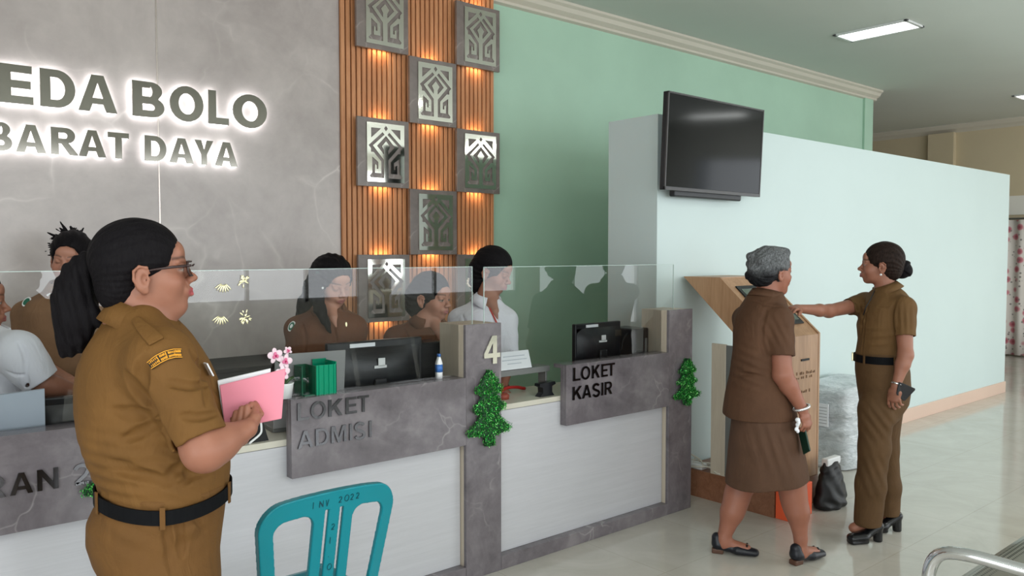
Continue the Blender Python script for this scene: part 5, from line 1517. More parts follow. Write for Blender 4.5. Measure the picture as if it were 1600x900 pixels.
def P_arch(P, pts, w):
    tree = bvh_of(P, 'shirt'); bm = bm_new(); rows = []; mids = []
    for i, (x, y) in enumerate(pts):
        h, n = surf_pt(x, y, tree)
        if h is None: return
        mids.append((h, n))
    tr = []
    N = 24
    for i in range(N + 1):
        t = i / N * (len(mids) - 1); k = min(int(t), len(mids) - 2); u = t - k
        h = mids[k][0].lerp(mids[k + 1][0], u); n = mids[k][1].lerp(mids[k + 1][1], u).normalized()
        if n.dot(Vector((0, 0, CAMH)) - h) < 0: n = -n
        tr.append((h + n * .004, n))
    for i, (h, n) in enumerate(tr):
        d = (tr[min(i + 1, N)][0] - tr[max(i - 1, 0)][0]).normalized(); s = n.cross(d).normalized()
        rows.append([bm.verts.new(h - s * w), bm.verts.new(h + n * .0008), bm.verts.new(h + s * w)])
    for A, B in zip(rows, rows[1:]):
        for i in range(2): bm.faces.new((A[i], A[i + 1], B[i + 1], B[i]))
    o = P.bm('shoulder_patch', bm, M['patch_black']); md = o.modifiers.new('s', 'SOLIDIFY'); md.thickness = .003; md.offset = 0
    bm = bm_new(); rnd = random.Random(2)
    for i in range(1, N):
        if i % 1 == 0 and i not in (7, 13):
            h, n = tr[i]; d = (tr[i + 1][0] - tr[i - 1][0]).normalized(); s = n.cross(d).normalized(); c = h + n * .0022
            a = rnd.choice((.55, .62)); q = [c - d * .0012 - s * w * a, c + d * .0014 - s * w * a, c + d * (.0014 + rnd.uniform(-.001, .001)) + s * w * a, c - d * .0010 + s * w * a]
            bm.faces.new([bm.verts.new(p) for p in q])
    for s_ in (-1, 1):
        prev = None
        for i, (h, n) in enumerate(tr):
            d = (tr[min(i + 1, N)][0] - tr[max(i - 1, 0)][0]).normalized(); s = n.cross(d).normalized(); c = h + n * .002
            cur = (bm.verts.new(c + s * w * s_ * .92), bm.verts.new(c + s * w * s_ * .74))
            if prev: bm.faces.new((prev[0], cur[0], cur[1], prev[1]))
            prev = cur
    l = P.bm('patch_lettering', bm, M['patch_yellow']); l.parent = o
def round_patch(P, px, py, rx, ry, mats=('white', 'green'), rot=0.0, name='shoulder_patch', on='shirt', inner=.62, lift=.003):
    tree = bvh_of(P, on); h, n = surf_pt(px, py, tree)
    if h is None: return
    to = (Vector((0, 0, CAMH)) - h).normalized()
    if n.dot(to) < 0: n = -n
    n = (n * .75 + to * .35).normalized()
    up = Vector((0, 0, 1)); s = up.cross(n).normalized(); u = n.cross(s).normalized()
    q = Matrix.Rotation(rot, 3, n); s = q @ s; u = q @ u
    cols = {'white': M['white_plastic'], 'green': PG, 'red': M['red'], 'gold': M['gold_and_reflection']}
    par = None
    for k, (m, sc_) in enumerate(zip(mats, (1.0, inner, inner * .5))):
        bm = bm_new(); c = h + n * (lift + .0012 * k)
        ring = [c + s * math.cos(a) * rx * sc_ + u * math.sin(a) * ry * sc_ for a in [2 * math.pi * i / 20 for i in range(20)]]
        top = [bm.verts.new(p) for p in ring]; bot = [bm.verts.new(p - n * .004) for p in ring]
        bm.faces.new(top)
        for i in range(20): bm.faces.new((top[i], top[(i + 1) % 20], bot[(i + 1) % 20], bot[i]))
        o = P.bm(name if k == 0 else 'patch_emblem', bm, cols[m]);
        if par: o.parent = par
        par = par or o
PG = new_mat('patch_green', lin(24, 96, 74), .7)

def folder(P_root=None):
    # pink folder with papers, held upright against the belly
    r = empty('pink_folder', tuple(U3(392, 655, 2.01)), 0, 'pink folder with white papers held by the near woman', 'folder')
    b = np.array(r.location)
    c00, c10, c01, c11 = [U3(*q) for q in ((352, 672, 2.00), (440, 654, 2.02), (343, 602, 2.00), (446, 576, 2.02))]
    v, rt = hdir(395); t = v * .006
    bm = bm_new(); f4 = [c00, c10, c11, c01]
    A = [bm.verts.new(tuple(p - t * .5 - b)) for p in f4]; B = [bm.verts.new(tuple(p + t * .5 - b)) for p in f4]
    bm.faces.new(A); bm.faces.new(B[::-1])
    for i in range(4): bm.faces.new((A[i], B[i], B[(i + 1) % 4], A[(i + 1) % 4]))
    bmesh.ops.bevel(bm, geom=[e for e in bm.edges], offset=.0015, segments=1, affect='EDGES')
    done('cover', bm, new_mat('pink_card', lin(226, 138, 156), .6), r)
    bm = bm_new(); f4 = [U3(350, 668, 2.012), U3(420, 655, 2.03), U3(423, 576, 2.03), U3(340, 595, 2.012)]
    A = [bm.verts.new(tuple(p - b)) for p in f4]; B = [bm.verts.new(tuple(p + v * .008 - b)) for p in f4]
    bm.faces.new(A); bm.faces.new(B[::-1])
    for i in range(4): bm.faces.new((A[i], B[i], B[(i + 1) % 4], A[(i + 1) % 4]))
    done('papers', bm, M['paper'], r)

# ---------------------------------------------------------------- H: the woman pointing
def arm(f, S, E, W, r=(.046, .036, .034, .021), k=.02):
    f.cone(S, E, r[0], r[1], k); f.cone(E, E + (W - E) * .3, r[1], r[2], k); f.cone(E + (W - E) * .3, W, r[2], r[3], k)
def sleeve(f, S, E, t=.75, r0=.062, r1=.054, k=.035, ax=None, root=None, mk=.03):
    g = f.twin(); e = S + (E - S) * t; L = nrm(E - S)
    root = S if root is None else root
    g.cone(root, S, r0 * .80, r0, .04); g.cone(S, S + (E - S) * t * .5, r0, (r0 + r1) / 2, .04); g.cone(S + (E - S) * t * .5, e + L * .04, (r0 + r1) / 2, r1, .02)
    g.plane(e, L if ax is None else ax, k=.003)
    # the sleeve mouth is hollow around the arm
    g.cone(e - L * .006, e + L * .05, r1 - .006, r1 - .006, .002, 's')
    f.merge(g, mk)

def person_pointing():
    D = 4.35; v, rt = hdir(1375)
    base = U3(1372, 835, D)
    P = Person(base, 'woman in olive uniform with a hair bun pointing at the kiosk')
    H = Head(1376, 414, D, -90, 2, 0, .97)
    lo = np.array([base[0] - .75, base[1] - .45, 0]); hi = np.array([base[0] + .45, base[1] + .55, 1.60])
    hd = U3(1216, 478, 4.25)
    lo = np.minimum(lo, hd - .1); lo[2] = 0; hi = np.maximum(hi, hd + .1); hi[2] = 1.6
    f = Fld(lo, hi, .0035)
    head_shape(f, H, nose=.95)
    nb = U3(1385, 458, D)
    f.cone(H.p(0, -.02, -.06), nb, .046, .052, .02)
    ch = U3(1380, 500, D); hp = U3(1380, 590, D)
    f.cone(nb, ch, .06, .09, .03); f.cone(ch, hp, .09, .085, .03)
    S1 = U3(1411, 482, D - .14); E1 = U3(1415, 555, D - .19); W1 = U3(1400, 603, D - .21)
    arm(f, S1, E1, W1)
    hand(f, W1, U3(1396, 635, D - .21) - W1, v * .6 + rt * .3, -rt, .95, curl=(22, 26, 30, 34), thumb=(.8, .4, .3))
    S2 = U3(1352, 474, D + .13); E2 = U3(1295, 486, D + .0); W2 = U3(1245, 482, D - .15)
    arm(f, S2, E2, W2, (.044, .034, .031, .021))
    hand(f, W2, U3(1222, 483, D - .30) - W2, np.array([0, 0, -1.0]) + v * .2, -v * .8 + np.array([0, 0, .3]), .95, curl=(8, 26, 36, 42), thumb=(.8, .5, .2))
    for hip, kn, an in ((U3(1372, 600, D - .07), U3(1368, 700, D - .08), U3(1354, 800, D - .08)), (U3(1385, 600, D + .09), U3(1384, 700, D + .09), U3(1390, 795, D + .08))):
        f.cone(hip, kn, .062, .050, .03); f.cone(kn, an, .046, .034, .02)
        f.cone(an, an + np.array([0, 0, -.05]), .034, .03, .01)
        f.cone(an + np.array([0, 0, -.055]), an + np.array([0, 0, -.085]) - rt * .06 - v * .03, .030, .026, .02)
    skin = np.array(SKIN['b'])
    P.add('body', f, M['skin'], lambda V: head_paint(V, H, skin, lip=(.30, .08, .08)))
    # hair and bun
    f = Fld(H.o - .22, H.o + .22, .0035)
    hair_cap(f, H, .9)
    f.ell(H.p(0, -.060, .0), (.060, .050, .065), H.R, .03)
    f.warp(clumps(H, .0013, 22))
    P.add('hair', f, M['hair_brown'])
    f = Fld(U3(1414, 422, D) - .09, U3(1414, 422, D) + .09, .0035)
    c = U3(1411, 421, D); f.ell(c, (.050, .046, .052), None, .01)
    f.warp(lambda X, Y, Z: (.004 * np.sin(4 * np.arctan2(Z - c[2], (X - c[0]) * rt[0] + (Y - c[1]) * rt[1]) + 260 * np.sqrt((Z - c[2]) ** 2 + (X - c[0]) ** 2 + (Y - c[1]) ** 2))).astype(np.float32))
    P.add('hair_bun', f, M['hair_black'])
    bm = bm_new(); r0 = bmesh.ops.create_uvsphere(bm, u_segments=12, v_segments=8, radius=.006)
    for q in r0['verts']: q.co += Vector(H.p(-.083, -.004, -.052))
    P.bm('earring', bm, M['white_plastic'], smooth=True)
    # shirt
    f = Fld(np.array([lo[0], lo[1], .85]), hi, .0035)
    rows = [(449, 1368, 1404, .055), (456, 1362, 1412, .09), (465, 1357, 1419, .14), (478, 1350, 1424, .165), (495, 1344, 1424, .165), (510, 1341, 1421, .158), (530, 1343, 1416, .145), (545, 1341, 1414, .140), (556, 1339, 1413, .14)]
    f.loft([sec(y, a, b, D, h) for y, a, b, h in rows], rt, v, .02, cap=.01)
    sleeve(f, S1, E1, .60, .058, .053, root=U3(1400, 474, D - .06)); sleeve(f, S2, E2, .48, .054, .047, root=U3(1365, 470, D + .05))
    f.groove([(1399, 470), (1392, 490), (1394, 515), (1400, 530)], .005, .012); f.groove([(1350, 470), (1347, 495), (1345, 520)], .004, .01); f.groove([(1362, 462), (1352, 490), (1349, 520), (1347, 550)], .003, .006)
    f.groove([(1366, 478), (1390, 480)], .003, .006)
    f.warp(folds([(U3(1370, 535, D - .15), np.array([0, 0, 1.0]) - rt * .3, .045, .08, .004), (U3(1410, 500, D - .2), rt, .03, .06, .003), (U3(1345, 490, D), rt + np.array([0, 0, .6]), .04, .07, .004)]))
    f.warp(cloth_noise(.0020, 11)); f.plane((0, 0, U3(1375, 554, D)[2]), (0, 0, -1))
    P.add('shirt', f, M['khaki_h'])
    collar(P, H, U3(1384, 451, D), .066, .062, math.radians(20), .036, .055, .022, M['khaki_h'], open_=28, R=frame(1384, -80))
    # trousers
    f = Fld(np.array([lo[0] + .3, lo[1], 0.0]), np.array([hi[0], hi[1], .99]), .004)
    rows = [(548, 1341, 1413, .138), (560, 1339, 1415, .145), (580, 1339, 1419, .160), (605, 1342, 1420, .168), (630, 1346, 1416, .168), (655, 1349, 1402, .165)]
    f.loft([sec(y, a, b, D, h) for y, a, b, h in rows], rt, v, .02, cap=.01)
    for pts in ([(1368, 640, -.08, .088), (1366, 700, -.08, .078), (1361, 760, -.085, .074), (1356, 814, -.09, .070)], [(1384, 640, .08, .088), (1382, 700, .08, .070), (1388, 760, .075, .064), (1389, 806, .07, .058)]):
        q = [U3(x, y, D + d) for x, y, d, r in pts]
        f.chain(q, [p[3] for p in pts], .03)
    f.plane((0, 0, .085), (0, 0, -1), k=.003)
    f.warp(folds([(U3(1370, 660, D - .16), rt + np.array([0, 0, .8]), .05, .10, .004), (U3(1365, 740, D - .15), rt + np.array([0, 0, .4]), .05, .12, .003)])); f.warp(cloth_noise(.0022, 12))
    P.add('trousers', f, M['khaki_hp'])
    cb = sec(559, 1339, 1415, D, .145)
    belt(P, np.array(cb[:3]), rt, v, cb[3] + .004, .148, .040, lambda t: 0)
    bm = bm_new(); q = np.array(cb[:3]) - rt * (cb[3] + .011); bm_box(bm, (-.024, -.005, -.022), (.024, .005, .022), .003)
    bm.transform(Matrix(((v[0], rt[0], 0, q[0]), (v[1], rt[1], 0, q[1]), (0, 0, 1, q[2]), (0, 0, 0, 1)))); P.bm('belt_buckle', bm, M['gold_and_reflection'])
    for t in (-1.1, -2.2):
        q = np.array(cb[:3]) + rt * math.cos(t) * (cb[3] + .010) + v * math.sin(t) * .154; bm = bm_new(); bm_box(bm, (-.006, -.002, -.026), (.006, .002, .026), .001); tv_ = nrm(-rt * math.sin(t) + v * math.cos(t)); o = nrm(rt * math.cos(t) + v * math.sin(t))
        bm.transform(Matrix(((tv_[0], o[0], 0, q[0]), (tv_[1], o[1], 0, q[1]), (0, 0, 1, q[2]), (0, 0, 0, 1)))); P.bm('belt_loop', bm, M['khaki_hp'])
    # watch
    bm = bm_new(); wc = W1 + (E1 - W1) * .06; ax = nrm(E1 - W1); s1 = nrm(np.cross(ax, v)); s2 = np.cross(ax, s1)
    bm_tube(bm, [tuple(wc + s1 * .026 * math.cos(a) + s2 * .024 * math.sin(a)) for a in [2 * math.pi * i / 20 for i in range(20)]], .0055, 8, closed=True)
    wa = P.bm('wristwatch', bm, M['chrome'])
    # lanyard and badge
    bm = bm_new(); pts = [U3(x, y, D - d) for x, y, d in ((1366, 455, .03), (1360, 468, .11), (1353, 480, .13), (1349, 492, .10))]; bm_tube(bm, [tuple(p) for p in pts], .003, 6); P.bm('lanyard', bm, M['black_matte'])
    # shoes
    for nm, heel, toe, hh in (('shoe', U3(1372, 832, D - .10), U3(1322, 842, D - .14), .055), ('shoe', U3(1402, 826, D + .06), U3(1352, 834, D + .03), .055)):
        heel[2] = 0; toe[2] = 0
        d = nrm(toe - heel)
        heel2 = toe - d * .225
        f = Fld(np.minimum(heel2, toe) - np.array([.08, .08, .01]), np.maximum(heel2, toe) + np.array([.08, .08, .16]), .0035)
        zz = np.array([0, 0, 1.0]); sd = np.array([d[1], -d[0], 0])
        f.cone(toe - d * .035 + zz * .030, toe - d * .10 + zz * .034, .024, .028, .01, flat=sd, fs=1.35)
        f.cone(toe - d * .10 + zz * .032, heel2 + d * .035 + zz * .085, .022, .026, .015, flat=sd, fs=1.2)
        f.cone(toe - d * .03 + zz * .010, toe - d * .11 + zz * .010, .014, .014, .008, flat=sd, fs=2.4)
        f.cone(heel2 + d * .040 + zz * .07, heel2 + d * .036 + zz * .008, .026, .023, .008)
        f.plane((0, 0, 0), (0, 0, -1))
        P.add(nm, f, new_mat('shoe_black', lin(18, 18, 20), .25))
    return P

def purse():
    r = empty('black_purse', tuple(U3(1413, 607, 4.12)), 0, 'black purse held in the hanging hand of the pointing woman', 'purse')
    v, rt = hdir(1400); b = np.array(r.location); bm = bm_new()
    f4 = [U3(1404, 596, 4.12), U3(1431, 608, 4.14), U3(1413, 627, 4.14), U3(1400, 616, 4.12)]
    A = [bm.verts.new(tuple(p - v * .012 - b)) for p in f4]; B = [bm.verts.new(tuple(p + v * .016 - b)) for p in f4]
    bm.faces.new(A); bm.faces.new(B[::-1])
    for i in range(4): bm.faces.new((A[i], B[i], B[(i + 1) % 4], A[(i + 1) % 4]))
    bmesh.ops.bevel(bm, geom=[e for e in bm.edges], offset=.004, segments=2, affect='EDGES')
    done('leather', bm, M['black_matte'], r)

# ---------------------------------------------------------------- G: grey-haired woman
def person_grey():
    D = 4.05; v, rt = hdir(1195)
    base = U3(1198, 860, D)
    P = Person(base, 'grey-haired woman in brown uniform skirt and black flat shoes seen from behind')
    H = Head(1207, 424, D, 128, -2, 0, .99)
    lo = np.array([base[0] - .48, base[1] - .45, 0]); hi = np.array([base[0] + .48, base[1] + .45, 1.60])
    f = Fld(lo, hi, .0035)
    head_shape(f, H, fat=.6)
    nb = U3(1195, 470, D)
    f.cone(H.p(0, -.022, -.06), nb, .052, .058, .02); f.cone(nb, U3(1192, 520, D), .06, .11, .03); f.cone(U3(1192, 520, D), U3(1190, 640, D), .10, .10, .03)
    S1 = U3(1216, 500, D - .12); E1 = U3(1223, 586, D - .17); W1 = U3(1254, 640, D - .16)
    arm(f, S1, E1, W1, (.054, .046, .042, .026))
    hand(f, W1, U3(1264, 672, D - .17) - W1, -rt * .7 + v * .5, rt * .4 + v * .8, 1.0, curl=(42, 45, 48, 52))
    S2 = U3(1166, 498, D + .12); E2 = U3(1170, 575, D + .20); W2 = U3(1186, 640, D + .21)
    arm(f, S2, E2, W2, (.052, .044, .038, .025)); hand(f, W2, nrm(rt * .4 - np.array([0, 0, .9])), -v, rt, .95, curl=(30, 32, 35, 38))
    dfoot = [rt, nrm(rt * .66 + v * .75)]
    legs = (([(1166, 690, .06), (1161, 752, .05), (1144, 800, .035), (1131, 840, .03)], [.06, .064, .054, .032], (1131, 850)), ([(1215, 690, -.03), (1236, 752, -.07), (1246, 800, -.09), (1251, 842, -.10)], [.06, .066, .053, .031], (1251, 856)))
    for (pts, r, _), df in zip(legs, dfoot):
        q = [U3(x, y, D + d) for x, y, d in pts]; f.chain(q, r, .03)
        f.ell((q[1] + q[2]) / 2 - rt * .006, (.058, .058, .085), None, .03)
        a = q[-1]; f.cone(a, np.array([a[0], a[1], .05]), r[-1], .032, .012)
        f.cone(np.array([a[0], a[1], .055]), np.array([a[0], a[1], .035]) + df * .11, .031, .024, .02)
    skin = np.array(SKIN['b']) * np.array([1.02, .95, .95])
    P.add('body', f, M['skin'], lambda V: head_paint(V, H, skin))
    # short wavy hair
    f = Fld(H.o - .2, H.o + .2, .0035)
    s = H.s
    def E(c, r, k=.012, op='u'): f.ell(H.p(*c), np.array(r) * s, H.R, k, op)
    E((0, -.022, .042), (.090, .106, .088)); E((0, -.058, -.002), (.084, .070, .066), .02); E((0, -.072, -.040), (.074, .046, .040), .02)
    for i in range(16):
        a = 2.0 + i * 2.39996; z = .10 - .0075 * i; r = .086
        if math.sin(a) > .35: continue
        E((r * math.cos(a) * .9, -.022 + r * math.sin(a) * 1.08, z - .02), (.030, .030, .022), .02)
    for x in (-.04, -.01, .03): E((x, .045, .098), (.026, .03, .022), .02)
    for sx in (-1, 1):
        E((sx * .085, .036, -.038), (.05, .040, .050), .008, 's'); E((sx * .092, -.002, -.046), (.030, .034, .034), .008, 's')
    E((0, .118, -.024), (.105, .060, .092), .008, 's'); E((0, .045, -.085), (.13, .060, .055), .01, 's')
    f.warp(clumps(H, .0016, 13, 1.0)); f.warp(clumps(H, .0012, 31, 2.0))
    def tint(V):
        q = H.loc(V); t = np.clip((q[:, 2] + .030 + .012 * np.sin(40 * q[:, 0])) / .05, 0, 1)[:, None]
        return np.array([.012, .012, .014]) * (1 - t) + np.array([.13, .135, .14]) * t
    P.add('hair', f, M['hair_grey'], tint, smooth=1)
    # shirt
    f = Fld(np.array([lo[0], lo[1], .70]), hi, .0035)
    rows = [(455, 1174, 1222, .06), (465, 1166, 1226, .10), (478, 1158, 1230, .145), (495, 1149, 1231, .17), (520, 1146, 1228, .175), (550, 1146, 1224, .172), (580, 1142, 1226, .172), (610, 1136, 1236, .18), (640, 1131, 1243, .185), (666, 1130, 1244, .187)]
    f.loft([sec(y, a, b, D, h) for y, a, b, h in rows], rt, v, .02, cap=.008)
    sleeve(f, S1, E1, .66, .066, .062, root=U3(1205, 488, D - .05), mk=.02); sleeve(f, S2, E2, .75, .066, .060)
    f.groove([(1197, 485), (1190, 510), (1190, 535), (1199, 560)], .006, .014); f.groove([(1176, 470), (1200, 478), (1222, 480)], .003, .008)
    f.groove([(1150, 590), (1170, 582), (1196, 590)], .005, .014)
    f.warp(folds([(U3(1170, 575, D - .12), np.array([0, 0, 1.0]) + rt * .2, .045, .09, .0045), (U3(1215, 520, D - .2), rt + np.array([0, 0, .5]), .04, .07, .003), (U3(1185, 500, D - .1), np.array([0, 0, 1.]) + rt, .05, .06, .003)])); f.warp(cloth_noise(.0022, 21))
    f.plane(U3(1180, 658, D), nrm(np.array([0, 0, -1.0]) - rt * .22), k=.003)
    P.add('shirt', f, M['khaki_g'])
    collar(P, H, U3(1197, 462, D), .070, .070, math.radians(14), .036, .055, .016, M['khaki_g'], open_=25, R=frame(1197, 140))
    # skirt
    f = Fld(np.array([lo[0], lo[1], .30]), np.array([hi[0], hi[1], .90]), .0035)
    rows = [(620, 1142, 1236, .17), (650, 1144, 1240, .18), (690, 1141, 1251, .19), (725, 1138, 1259, .19), (758, 1135, 1264, .19)]
    f.loft([sec(y, a, b, D, h) for y, a, b, h in rows], rt, v, .02, cap=.006)
    cc = U3(1200, 775, D)
    f.loft([(cc[0], cc[1], cc[2] - .06, .165, .15), (cc[0], cc[1], cc[2] + .035, .17, .155)], rt, v, .004, 's', cap=.004)
    f.plane(U3(1200, 753, D), nrm(np.array([0, 0, -1.0]) + rt * .14), k=.003)
    f.warp(folds([(U3(1215, 700, D - .17), rt + np.array([0, 0, .3]), .06, .12, .005)])); f.warp(cloth_noise(.0022, 22))
    P.add('skirt', f, M['khaki_gs'])
    for ankle, d in ((U3(1131, 840, D + .03), dfoot[0]), (U3(1251, 842, D - .10), dfoot[1])):
        heel = ankle * [1, 1, 0] - d * .062; toe = heel + d; L = .245; toe = heel + d * L; zz = np.array([0, 0, 1.0]); sd = np.array([d[1], -d[0], 0])
        f = Fld(np.minimum(heel, toe) - np.array([.08, .08, .01]), np.maximum(heel, toe) + np.array([.08, .08, .13]), .0035)
        f.cone(heel + d * .035 + zz * .048, heel + d * .13 + zz * .030, .030, .025, .015, flat=sd, fs=1.15)
        f.cone(heel + d * .13 + zz * .028, toe - d * .03 + zz * .020, .027, .019, .01, flat=sd, fs=1.5)
        f.cone(heel + d * .028 + zz * .078, heel + d * .032 + zz * .05, .026, .030, .01, flat=sd, fs=1.05)
        f.cone(heel + d * .07 + zz * .10, heel + d * .155 + zz * .064, .028, .018, .008, 's', flat=sd, fs=1.1)
        f.plane((0, 0, .006), (0, 0, -1))
        sh = P.add('shoe', f, new_mat('shoe_navy', lin(20, 22, 30), .4))
        bm = bm_new(); bm_box(bm, (-.028, -.022, 0), (.03, .022, .026), .006); bm.transform(Matrix(((d[0], sd[0], 0, heel[0] + d[0] * .032), (d[1], sd[1], 0, heel[1] + d[1] * .032), (0, 0, 1, 0), (0, 0, 0, 1))))
        h_ = P.bm('heel', bm, new_mat('heel_brown', lin(84, 56, 42), .5)); h_.parent = sh
        bm = bm_new(); c = heel + d * .175 + zz * .052
        for s_ in (-1, 1): bm_tube(bm, [tuple(c), tuple(c + sd * s_ * .012 + zz * .004), tuple(c + sd * s_ * .020)], [.003, .006, .004], 8)
        b_ = P.bm('bow', bm, M['black_matte']); b_.parent = sh
    # bracelet
    bm = bm_new(); ax = nrm(W1 - E1); c = W1 - ax * .012; s1 = nrm(np.cross(ax, v)); s2 = np.cross(ax, s1)
    bm_tube(bm, [tuple(c + s1 * .037 * math.cos(a) + s2 * .033 * math.sin(a) + ax * .008 * math.cos(a)) for a in [2 * math.pi * i / 22 for i in range(22)]], .0065, 8, closed=True); P.bm('bracelet', bm, new_mat('silver', (.85, .86, .88, 1), .2, .8))
    return P, W1
def grey_things():
    v, rt = hdir(1250)
    r = empty('mobile_phone', tuple(U3(1257, 690, 3.90)), 0, 'dark green mobile phone held by the grey-haired woman', 'phone')
    bm = bm_new(); bm_box(bm, (-.035, -.004, -.055), (.035, .004, .055), .003); bm.transform(Matrix.Rotation(.5, 4, 'Y')); done('case', bm, new_mat('phone_green', lin(20, 56, 44), .3), r); r.rotation_euler = (0, 0, 1.0)
    bm = bm_new(); bm_box(bm, (-.031, -.0055, -.050), (.031, -.0042, .050), .001); bm.transform(Matrix.Rotation(.5, 4, 'Y')); done('screen', bm, M['screen'], r)
    r = empty('tissue', tuple(U3(1247, 665, 3.86)), 0, 'crumpled white tissue in the hand of the grey-haired woman', 'tissue')
    f = Fld((-.03, -.03, -.05), (.03, .03, .05), .003)
    for i in range(6):
        rr = random.Random(i); f.ell((rr.uniform(-.008, .008), rr.uniform(-.008, .008), -.028 + i * .011), (rr.uniform(.007, .014), rr.uniform(.006, .012), .011), None, .004)
    field_object('paper', f, M['paper'], r)

# ---------------------------------------------------------------- the staff behind the counter
sec0 = sec
def staff(label, D, pxc, head, skin, hair, shirt_mat, rows, arms, lower=None, neck=None, fat=0.0, collar_=None, closed=True, h=.0035, hair_fn=None, extra=None, vn=None, lip=(.30, .09, .09), ks=1.045):
    U3 = lambda x, y, d: unproj(x, y, d * ks)
    sec = lambda y, a, b, d, hh: sec0(y, a, b, d * ks, hh)
    head = (head[0], head[1], head[2] * ks) + tuple(head[3:6]) + (head[6] * (1 + (ks - 1) * .7),)
    v, rt = hdir(pxc); H = Head(*head)
    r_last = rows[-1]; base = U3((r_last[1] + r_last[2]) / 2, r_last[0], r_last[4] if len(r_last) > 4 else D)
    P = Person(base, label)
    pts = [H.o + .14, H.o - .14] + [U3(q[0], q[1], q[2]) for a in arms for q in a[:3]] + [np.array(sec(y, a, b, d[0] if d else D, hh)[:3]) + s * np.array([max(hh, .2)] * 3) for y, a, b, hh, *d in rows for s in (-1, 1)]
    lo = np.min(pts, 0) - .12; hi = np.max(pts, 0) + .10; lo[2] = max(lo[2], .0)
    nb = U3(*neck)
    mid = rows[len(rows) // 2]; mc = np.array(sec(*mid[:3], mid[4] if len(mid) > 4 else D, .1)[:3]); bc = np.array(sec(*r_last[:3], r_last[4] if len(r_last) > 4 else D, .1)[:3])
    AR = [tuple(U3(*q) for q in a[:3]) for a in arms]; NV = []
    f = Fld(lo, hi, h)
    f.loft([sec(q[0], q[1], q[2], q[4] if len(q) > 4 else D, q[3]) for q in rows], rt, v, .02, cap=.01)
    for (S, E, W), a in zip(AR, arms):
        hd = a[3] if len(a) > 3 else {}
        sleeve(f, S, E, hd.get('sl', .72), hd.get('r0', .060), hd.get('r1', .056), root=S + (nb - S) * .62, mk=.05)
    f.warp(cloth_noise(.0026, int(pxc)))
    if extra: extra(f)
    if vn:
        q = [f.hit(x, y) for x, y in vn]; q = [p for p in q if p is not None]
        if len(q) > 1:
            for a_, b_, ra, rb in zip(q, q[1:], (.030, .016), (.016, .003)): f.cone(a_, b_, ra, rb, .004, 's')
            NV = [p + nrm(p - np.array([0, 0, CAMH])) * .016 for p in q]
    f.plane((0, 0, bc[2] + .012), (0, 0, -1))
    P.add('shirt', f, shirt_mat)
    f = Fld(lo, hi, h); head_shape(f, H, fat=fat)
    f.cone(H.p(0, -.02, -.06), nb, .047, .054, .02)
    mid = rows[len(rows) // 2]; mc = np.array(sec(*mid[:3], mid[4] if len(mid) > 4 else D, .1)[:3]); bc = np.array(sec(*r_last[:3], r_last[4] if len(r_last) > 4 else D, .1)[:3])
    f.cone(nb, mc, .055, .09, .03); f.cone(mc, bc, .09, .10, .03)
    for a_, b_, ra, rb in zip(NV, NV[1:], (.034, .022), (.022, .012)): f.cone(a_, b_, ra, rb, .01)
    for a in arms:
        S, E, W = [U3(*q) for q in a[:3]]; arm(f, S, E, W, (.045, .037, .034, .022))
        hd = a[3] if len(a) > 3 else {}
        Dd = U3(*hd['to']) - W if 'to' in hd else W - E
        hand(f, W, Dd, np.array(hd.get('n', (0, 0, -1.0))), np.array(hd.get('t', -v)), hd.get('s', .93), curl=hd.get('curl', (28, 32, 36, 40)))
    P.add('body', f, M['skin'], lambda V: head_paint(V, H, np.array(skin), closed=closed, lip=lip))
    if hair_fn: hair_fn(P, H, v, rt)
    if collar_: collar(P, H, U3(*collar_[0]) + [0, 0, .012], collar_[1] + .006, collar_[1] + .008, math.radians(collar_[2]), .036, .070, .026, shirt_mat, open_=collar_[4] if len(collar_) > 4 else 30, R=frame(pxc, collar_[3]))
    # trousers or skirt down to the floor, behind the counter
    zt = bc[2] + .03
    f = Fld((bc[0] - .3, bc[1] - .3, 0), (bc[0] + .3, bc[1] + .3, zt + .05), .007)
    f.cone((bc[0], bc[1], zt - .06), (bc[0], bc[1], max(zt - .28, .5)), .14, .155, .03, flat=rt, fs=1.15)
    for s in (-1, 1): f.cone(bc * [1, 1, 0] + rt * .075 * s + [0, 0, max(zt - .28, .5)], bc * [1, 1, 0] + rt * .085 * s + [0, 0, .08], .09, .06, .03)
    P.add('trousers', f, lower or shirt_mat)
    for s in (-1, 1):
        c = bc * [1, 1, 0] + rt * .085 * s; f = Fld(c - [.12, .16, .01], c + [.12, .16, .12], .006); f.cone(c + [0, .02, .045], c + [0, -.10, .03], .036, .030, .02); f.plane((0, 0, 0), (0, 0, -1)); P.add('shoe', f, M['black_matte'])
    return P, H
def hair_B(P, H, v, rt):
    f = Fld(H.o - .2, H.o + .22, .0035); hair_cap(f, H, 1.0, puff=.002, line=.012)
    rnd = random.Random(4)
    f.ell(H.p(0, -.075, .085), (.045, .04, .04), H.R, .02)
    for i in range(30):
        a = rnd.uniform(-2.6, 1.2); b = H.p(.07 * math.cos(a + 1.2), -.06, .06 + .04 * math.sin(i)); L = rnd.uniform(.03, .065)
        d = nrm(H.R[:, 0] * (rnd.gauss(.6, .5)) + H.R[:, 2] * abs(rnd.gauss(.9, .5)) - H.R[:, 1] * .3)
        s = H.p(rnd.uniform(-.03, .05), -.06 + rnd.uniform(-.02, .02), .10 + rnd.uniform(-.02, .01))
        f.cone(s, s + d * L, .009, .0022, .006)
    for i in range(14):
        s = H.p(.078, -.03 + rnd.uniform(-.03, .02), .01 + i * .007); d = nrm(H.R[:, 0] * 1.0 + H.R[:, 2] * rnd.uniform(-.5, .3)); f.cone(s, s + d * rnd.uniform(.02, .04), .006, .002, .004)
    f.warp(clumps(H, .0016, 20)); P.add('hair', f, M['hair_black'])
